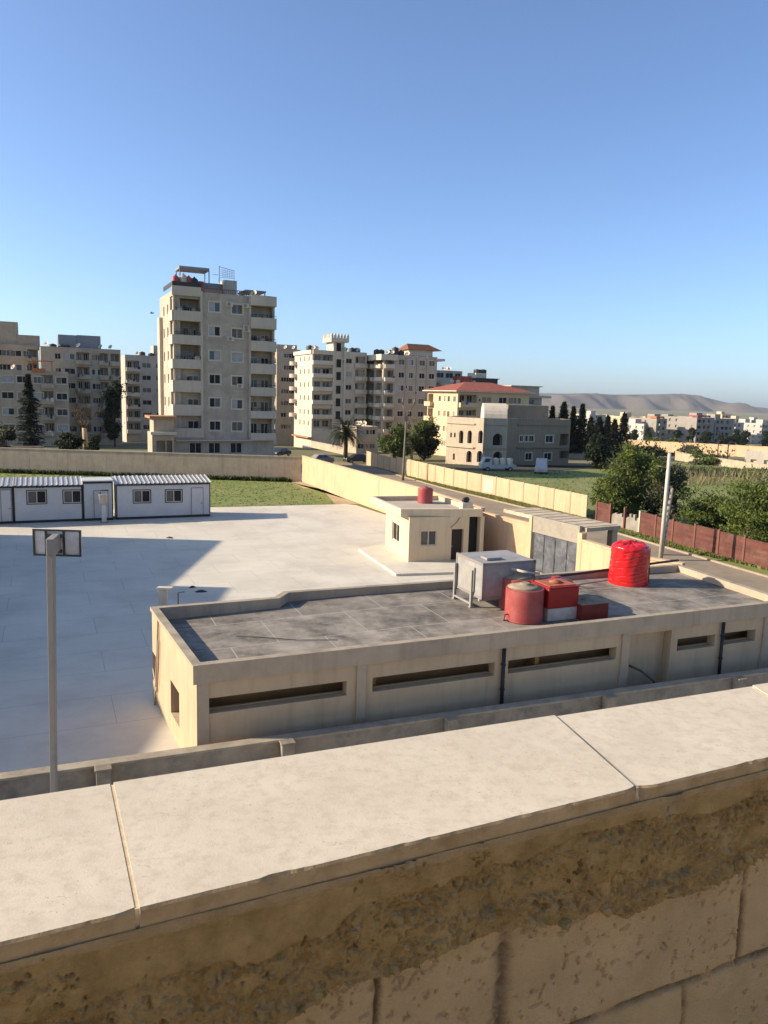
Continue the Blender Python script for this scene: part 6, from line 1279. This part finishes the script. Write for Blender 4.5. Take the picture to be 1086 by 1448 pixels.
# the two big trees and the bushes behind the red fence
def pxtree(px, pyb, Y, name, label, pyt, wpx, mats, seed, **k):
    p = A(px, pyb, Y); z0 = ter(Y); zt = A(px, pyt, Y)[2]; return tree(name, label, p[0], Y, z0, zt - z0, wpx / F * Y, mats, seed, **k)
pxtree(890, 735, 70, 'bushy_tree', 'tall leafy tree left of the utility pole behind the broken fence', 637, 88, [leaf_a, leaf_b, leaf_a], 101, n=13000, size=.13, clumps=34, trunk=.35, low=.03, stems=3, group='trees behind the red fence')
pxtree(884, 735, 68, 'bushy_tree', 'slender pointed tree rising from the leafy group left of the utility pole', 628, 36, [leaf_b, leaf_a], 121, n=5000, size=.12, clumps=20, trunk=.2, low=.05, group='trees behind the red fence')
pxtree(868, 735, 67, 'bushy_tree', 'lower left part tree hanging over the broken fence', 672, 62, [leaf_b, leaf_a], 102, n=7000, size=.13, clumps=20, trunk=.25, low=.02, stems=2, group='trees behind the red fence')
pxtree(938, 745, 66, 'bushy_tree', 'greyish leafy tree right behind the utility pole', 655, 66, [leaf_g, leaf_a, leaf_d], 103, n=9000, size=.13, clumps=24, trunk=.3, low=.03, stems=2, group='trees behind the red fence')
pxtree(1000, 770, 60, 'bushy_tree', 'dense green bush right of the utility pole behind the red fence', 703, 90, [leaf_a, leaf_b, leaf_d], 104, n=10000, size=.12, clumps=28, trunk=.25, low=.0, stems=3, group='trees behind the red fence')
pxtree(1062, 790, 56, 'bushy_tree', 'dense green bush at the right edge behind the red fence', 682, 110, [leaf_a, leaf_b, leaf_b], 105, n=12000, size=.12, clumps=32, trunk=.25, low=.0, stems=3, group='trees behind the red fence')
pxtree(1074, 740, 66, 'bare_shrub', 'greyish thinner shrub behind the dense right edge bush', 660, 60, [leaf_g], 106, n=3500, size=.11, clumps=18, trunk=.2, low=.05, stems=3, cat='shrub')
pxtree(905, 660, 118, 'dark_bush', 'dark thicket in the hollow behind the tall leafy tree', 630, 70, [leaf_d], 107, n=5000, size=.25, clumps=16, trunk=.3, low=.0, stems=2, cat='bush')
# dark trees in the middle distance
pxtree(556, 642, 136, 'round_tree', 'olive green round tree left behind the street lamp', 603, 44, [leaf_a, leaf_d], 110, n=5000, size=.26, clumps=18, trunk=.4, low=.08)
pxtree(600, 636, 140, 'round_tree', 'dark round tree right behind the street lamp', 596, 46, [leaf_d, leaf_d, leaf_a], 111, n=5500, size=.26, clumps=20, trunk=.4, low=.1)
pxtree(100, 640, 108, 'dark_bush', 'wide dark bush left of the bare tree behind the long wall', 613, 40, [leaf_d], 112, n=3500, size=.22, clumps=14, trunk=.2, low=.0, stems=2, cat='bush')
pxtree(133, 640, 106, 'dark_bush', 'small dark bush right of the bare tree behind the long wall', 616, 24, [leaf_d], 113, n=2500, size=.2, clumps=10, trunk=.2, low=.0, cat='bush')
pxtree(6, 640, 105, 'dark_bush', 'dark bush at the left edge behind the long wall', 604, 40, [leaf_d, leaf_g], 114, n=3500, size=.22, clumps=14, trunk=.2, low=.0, cat='bush')
pxtree(162, 615, 160, 'dark_tree', 'dark tree climbing between the curved block and the pale grey one', 540, 26, [leaf_d], 115, n=5000, size=.3, clumps=18, trunk=.4, low=.05)
pxtree(846, 640, 128, 'palm_bush', 'dark spiky bush right of the arched villa', 612, 40, [leaf_d], 116, n=3500, size=.28, clumps=12, trunk=.25, low=.0, cat='bush')
pxtree(642, 640, 133, 'pale_shrub', 'pale grey shrub at the left corner of the arched villa', 622, 24, [leaf_g], 117, n=1500, size=.2, clumps=8, trunk=.15, low=.0, cat='shrub')
p = A(43, 612, 138); conifer('conifer', 'tall dark conifer before the low brown block, left side', p[0], 138, ter(138) - .5, A(43, 525, 138)[2] - ter(138) + .5, 44 / F * 138 * 1.15, 120, n=7000, size=.34)
for k, (px, pt, wpx, Y_, lb) in enumerate(((779, 572, 14, 172, 'slim dark conifer touching the stepped block'), (795, 566, 24, 168, 'broad dark conifer, tallest right of the stepped block'), (809, 573, 14, 175, 'dark conifer between two taller ones beside the hills'), (821, 569, 18, 170, 'narrow pointed dark conifer under the hill ridge'), (834, 589, 16, 190, 'short conifer left of the middle gap on the plain'), (846, 588, 22, 185, 'wide dark conifer left of the spire like one'), (858, 586, 16, 190, 'medium dark conifer beside the spire like one'), (881, 582, 18, 180, 'spire like dark conifer beside the far cream block'), (868, 592, 20, 188, 'low dark conifer in the middle of the conifer row'))):
    p = A(px, 620, Y_); conifer('conifer', lb, p[0], Y_, ter(Y_) - 1, A(px, pt, Y_)[2] - ter(Y_) + 1, wpx / F * Y_ * 1.9, 130 + k, n=3600, size=.5, group='conifers right of the stepped block')
for k, (px, pt, wpx, Y_, lb) in enumerate(((896, 608, 12, 380, 'dark tree before the far cream block'), (917, 604, 12, 370, 'dark tree left of the orange capped far block'), (957, 606, 14, 380, 'dark tree between the orange capped and longest far blocks'), (978, 606, 12, 385, 'small dark tree at the left end of the longest far block'), (1040, 606, 16, 390, 'dark tree right of the longest far block'), (1052, 607, 18, 400, 'wide dark tree before the white far blocks'), (1083, 607, 14, 390, 'dark tree at the right edge before the far blocks'), (1000, 612, 22, 375, 'low dark tree before the longest far block'), (1024, 612, 20, 380, 'low dark tree before the grey far block'))):
    p = A(px, 615, Y_); z0 = ter(Y_) - 1; tree('far_tree', lb, p[0], Y_, z0, A(px, pt, Y_)[2] - z0, wpx / F * Y_, [leaf_d], 150 + k, n=1200, size=.6, clumps=9, trunk=.4, low=.05, group='dark trees before the far blocks')
# hedge line before the far walls
for k, (px, Y_, wpx, pt, lb) in enumerate(((935, 205, 60, 613, 'green hedge before the left half of the far cream wall'), (978, 176, 40, 628, 'scrub at the foot of the far cream wall, middle'), (1008, 150, 60, 640, 'dry scrub patch in the field beside the pale stalks'))):
    p = A(px, 620, Y_); tree('hedge', lb, p[0], Y_, ter(Y_) - .3, max(.8, A(px, pt, Y_)[2] - ter(Y_) + .3), wpx / F * Y_, [leaf_a, leaf_g], 170 + k, n=1600, size=.35, clumps=12, trunk=.15, low=.0, stems=4, cat='hedge')
# palm
def palm():
    p = A(488, 645, 128); z0 = ter(128); zc = A(489, 612, 128)[2]; t = thing('palm_tree', 'dark date palm at the end of the street', 'palm tree', (p[0], 128, z0)); b = MB(); b.tube([(p[0], 128, z0 - .2), (p[0] + .1, 128, (z0 + zc) / 2), (p[0], 128, zc)], [.42, .34, .36], 10); b.build('trunk', bark, t); r = random.Random(8); lf = MB()
    for k in range(130):
        a = r.uniform(0, 6.28); el = r.uniform(-.5, 1.35); L_ = r.uniform(2.8, 4.0); prev = Vector((p[0], 128, zc)); d = Vector((math.cos(a) * math.cos(el), math.sin(a) * math.cos(el), math.sin(el)))
        for q in range(9):
            nx_ = prev + d * L_ / 9; d = (d + Vector((0, 0, -.16))).normalized(); side = d.cross(Vector((0, 0, 1)))
            side = side.normalized() if side.length > .05 else Vector((1, 0, 0)); wd = .6 * (1 - abs(q - 4) / 7)
            for sg in (-1, 1):
                for u in (0, .5): m0 = prev.lerp(nx_, u); lf.add([m0, m0 + d * .1, m0 + side * sg * wd + d * .25 - Vector((0, 0, .12))], [(0, 1, 2)])
            lf.add([prev - side * .02, prev + side * .02, nx_], [(0, 1, 2)]); prev = nx_
    lf.build('crown', leaf_d, t)
palm()
def bare_tree():
    p = A(122, 632, 110); z0 = 0; zt = A(119, 568, 110)[2]; t = thing('bare_tree', 'leafless pollarded tree behind the long wall', 'tree', (p[0], 110, z0)); b = MB(); r = random.Random(6); zm = A(121, 605, 110)[2]
    b.tube([(p[0], 110, z0), (p[0] - .1, 110, zm * .6), (p[0] - .2, 110, zm)], [.45, .35, .32], 9); b.build('trunk', mat('pale_bark', (0.42, 0.34, 0.24), None, 3, .9), t); c = MB()
    def br(p0, d, L_, w_, n):
        p1 = p0 + d * L_; c.tube([p0, p0.lerp(p1, .5) + Vector((r.gauss(0, .05), 0, .04)) * L_, p1], [w_, w_ * .8, w_ * .55], 5)
        if n > 0:
            for k in range(3): br(p1, (d + Vector((r.gauss(0, .5), r.gauss(0, .5), r.gauss(.15, .3)))).normalized(), L_ * .66, w_ * .55, n - 1)
    for k in range(7): a = 6.28 * k / 7; br(Vector((p[0] - .2, 110, zm - .2)), Vector((math.cos(a) * .55, math.sin(a) * .55, .8)).normalized(), (zt - zm) * .42, .11, 3)
    c.build('branch', bark, t)
bare_tree()
# grass tufts and weeds: uncountable
def tufts(name, polyfn, n, hmin, hmax, mats, seed, wid=.12):
    r = random.Random(seed); b = MB()
    for _ in range(n):
        x, y = polyfn(r); z = ter(y) + .01; h_ = r.uniform(hmin, hmax); mi = r.randrange(len(mats))
        for k in range(3):
            a = r.uniform(0, 6.28); dx, dy = math.cos(a) * wid, math.sin(a) * wid; lx, ly = r.gauss(0, h_ * .35), r.gauss(0, h_ * .35); b.add([(x - dx, y - dy, z), (x + dx, y + dy, z), (x + lx, y + ly, z + h_)], [(0, 1, 2)], mi)
    o = b.build(name, mats); o['kind'] = 'stuff'; return o
def inpoly(poly):
    xs_, ys_ = [p[0] for p in poly], [p[1] for p in poly]
    def f(r):
        while True:
            x, y = r.uniform(min(xs_), max(xs_)), r.uniform(min(ys_), max(ys_)); c = False
            for i in range(len(poly)):
                (x1, y1), (x2, y2) = poly[i - 1], poly[i]
                if (y1 > y) != (y2 > y) and x < (x2 - x1) * (y - y1) / (y2 - y1) + x1: c = not c
            if c: return x, y
    return f
grass_l = leafmat('grass_blade', (0.20, 0.26, 0.05), (0.12, 0.17, 0.03), 2); grass_y = leafmat('grass_dry', (0.30, 0.27, 0.11), (0.19, 0.18, 0.06), 2)
tufts('plot_grass', inpoly([(-29, 64.5), ed0[:2], (ed1[0] - 1, ed1[1]), (-10.6, 89.5), (-55, 91.5)]), 3000, .03, .09, [grass_l, grass_l, grass_y], 1, .10)
tufts('hedge_strip', inpoly([(-75, 91.4), (-75, 92.2), (-11, 90.3), (-11, 89.6)]), 3500, .2, .6, [leaf_d, leaf_a], 2, .16)
tufts('verge_grass', inpoly([(p[0] + .25, p[1]) for p in st_r[3:8]] + PINK[:3][::-1] + FENCE[2:][::-1]), 9000, .08, .28, [grass_l, grass_y], 3, .09)
tufts('field_grass', inpoly([(18.8, 67), (14, 77), (9, 89), (14, 112), (46, 122), (72, 110), (60, 78), (45, 60), (27, 60)]), 4000, .05, .16, [grass_l, grass_y, grass_l], 4, .12)
tufts('dry_reeds', inpoly([(36, 96), (56, 104), (60, 112), (38, 108)]), 140, .8, 2.2, [straw], 5, .06)
tufts('field_scrub', inpoly([(44, 112), (70, 112), (80, 128), (46, 130)]), 1200, .4, 1.1, [leaf_g, leaf_a], 6, .3)

# ------------------------------------------------------------------ vehicles and odds by the villa
tyre = mat('tyre', (0.015, 0.015, 0.015), None, 3, .8); cpaint_w = mat('white_car_paint', (0.40, 0.40, 0.39), None, 1, .3, spec=.5); cpaint_d = mat('dark_car_paint', (0.03, 0.032, 0.036), None, 1, .25, spec=.5)
def wheel(t, x, y, z, r_, d):
    e = (-d[1], d[0]); b = MB(); n = 16; vs = []
    for o_ in (-.1, .1):
        for i in range(n): a = 6.283 * i / n; vs.append((x + d[0] * r_ * math.cos(a) + e[0] * o_, y + d[1] * r_ * math.cos(a) + e[1] * o_, z + r_ + r_ * math.sin(a)))
    b.add(vs, [(i, (i + 1) % n, n + (i + 1) % n, n + i) for i in range(n)] + [tuple(range(n))[::-1], tuple(range(n, 2 * n))]); w_ = b.build('wheel', tyre, t)
    b = MB(); b.add([(x + d[0] * r_ * .6 * math.cos(6.283 * i / n) - e[0] * .105, y + d[1] * r_ * .6 * math.cos(6.283 * i / n) - e[1] * .105, z + r_ + r_ * .6 * math.sin(6.283 * i / n)) for i in range(n)], [tuple(range(n))]); b.build('rim', steel, w_)
def vehicle(name, label, px, py, Y_, ang, prof, glassq, width, paint, wheels, r_=.33, cat='car'):
    p = A(px, py, Y_); z = ter(Y_) + .03; d = (math.cos(R(ang)), math.sin(R(ang))); e = (-d[1], d[0]); t = thing(name, label, cat, (p[0], Y_, z))
    q = lambda x, y, zz: (p[0] + d[0] * x + e[0] * y, Y_ + d[1] * x + e[1] * y, z + zz); b = MB(); n = len(prof); hw = width / 2
    vs = [q(x, -hw + (.14 if zz > 1.0 else 0), zz) for x, zz in prof] + [q(x, hw - (.14 if zz > 1.0 else 0), zz) for x, zz in prof]
    b.add(vs, [tuple(range(n)), tuple(range(n, 2 * n))[::-1]] + [(i, n + i, n + (i + 1) % n, (i + 1) % n) for i in range(n)]); b.build('body', paint, t, .05)
    for g in glassq:
        b = MB(); k = len(g); 
        for sg in (-1, 1): b.add([q(x, sg * (hw - .1) if zz > 1.0 else sg * (hw + .012), zz) for x, zz in g], [tuple(range(k))])
        b.build('side_window', glass, t)
    for wx in wheels:
        for sg in (-1, 1): wheel(t, p[0] + d[0] * wx + e[0] * sg * (hw - .1), Y_ + d[1] * wx + e[1] * sg * (hw - .1), z, r_, d)
    b = MB()
    for sg in (-1, 1): b.add([q(prof[1][0] - .012, sg * hw * .7 + o_, zz) for o_, zz in ((-.15, .6), (.15, .6), (.15, .75), (-.15, .75))], [(0, 1, 2, 3)])
    b.build('headlight', cabin_w, t); return t, q
VAN = [(-2.3, .3), (-2.32, .8), (-2.1, 1.05), (-1.55, 1.25), (-1.0, 1.95), (2.1, 1.98), (2.3, 1.2), (2.32, .3)]
vehicle('white_van', 'white van parked before the brown wing of the villa', 765, 670, 110, 78, VAN, [[(-1.35, 1.3), (-.92, 1.82), (-.2, 1.82), (-.2, 1.3)], [(-.05, 1.3), (-.05, 1.82), (.95, 1.82), (.95, 1.3)], [(1.1, 1.3), (1.1, 1.82), (2.0, 1.82), (2.08, 1.3)]], 1.8, cpaint_w, (-1.5, 1.45), cat='van')
t, q = vehicle('small_truck', 'small white truck loaded with pale barrels before the villa arches', 703, 668, 112, 8, [(-2.6, .4), (-2.62, 1.0), (-2.45, 1.2), (-2.1, 1.95), (-1.1, 2.0), (-1.0, .95), (2.6, .95), (2.6, .5)], [[(-2.2, 1.3), (-2.0, 1.8), (-1.35, 1.8), (-1.35, 1.3)]], 1.8, cpaint_w, (-1.7, 1.7), cat='truck')
for k in range(3): c = q(-.3 + k * 1.05, 0, .955); tank('barrel', ('pale barrel nearest the cab on the small truck', 'middle pale barrel on the small truck', 'rear pale barrel on the small truck')[k], c, .48, .85, castle_w, 'barrels on the small truck', cat='barrel', n=14)
CAR = [(-2.1, .28), (-2.12, .7), (-1.2, .92), (-.55, 1.42), (.8, 1.44), (1.5, 1.0), (2.1, .92), (2.12, .3)]; CG = [[(-1.0, .98), (-.5, 1.34), (.1, 1.34), (.1, .98)], [(.2, .98), (.2, 1.34), (.75, 1.34), (1.25, .98)]]
vehicle('parked_car', 'dark car parked beside the palm at the street end', 506, 652, 124, 20, CAR, CG, 1.7, cpaint_d, (-1.35, 1.35))
vehicle('parked_car', 'dark car in the shade left of the turreted block entrance', 397, 632, 140, 60, CAR, CG, 1.7, cpaint_d, (-1.35, 1.35))
vehicle('parked_car', 'pale car parked by the wall near the street end', 452, 650, 118, 35, CAR, CG, 1.7, steel, (-1.35, 1.35))
# garden wall of the turreted block and plot edging behind the street
b = MB(); a, c = A(447, 640, 140), A(512, 648, 128)
wall_run('garden_wall', 'low shaded garden wall behind the palm', [A(440, 630, 150)[:2], A(486, 640, 134)[:2]], 1.2, .2, peach_old)
wall_run('plot_wall', 'low pale wall strip behind the dark bushes, left side', [A(-20, 630, 118)[:2], A(62, 630, 121)[:2]], .9, .2, peach_old)
wall_run('villa_wall', 'low pale wall strip right of the villa', [A(760, 640, 140)[:2], A(836, 645, 140)[:2]], .8, .2, peach_old)
# flock speck: one bird over the left roofs
p = A(215, 443, 90); t = thing('bird', 'tiny dark bird gliding left of the tall tower', 'bird', p); b = MB(); r_ = .05
b.tube([(p[0] - .22, p[1], p[2]), (p[0] - .1, p[1], p[2] + .01), (p[0] + .12, p[1], p[2] + .03), (p[0] + .2, p[1], p[2] + .05), (p[0] + .27, p[1], p[2] + .04)], [.02, .06, .065, .04, .01], 8)
for sg in (-1, 1): b.add([(p[0] - .06, p[1] + sg * .03, p[2] + .03), (p[0] + .1, p[1] + sg * .03, p[2] + .03), (p[0] + .02, p[1] + sg * .3, p[2] + .14), (p[0] - .1, p[1] + sg * .5, p[2] + .06), (p[0] - .08, p[1] + sg * .28, p[2] + .1)], [(0, 1, 2, 3, 4)])
b.build('body', rust, t)
# ------------------------------------------------------------------ air: a faint haze over the plain
hz = MB(); hz.box(-5500, 5500, -60, 5950, -45, 130); ho = hz.build('haze', []); ho['kind'] = 'stuff'
hm = bpy.data.materials.new('haze_air'); hm.use_nodes = True; hn = hm.node_tree.nodes; hn.remove(hn['Principled BSDF']); pv_ = hn.new('ShaderNodeVolumePrincipled'); pv_.inputs['Color'].default_value = (0.80, 0.87, 0.97, 1); pv_.inputs['Density'].default_value = 0.000045; pv_.inputs['Anisotropy'].default_value = 0.0
hm.node_tree.links.new(pv_.outputs[0], hn['Material Output'].inputs['Volume']); ho.data.materials.append(hm)
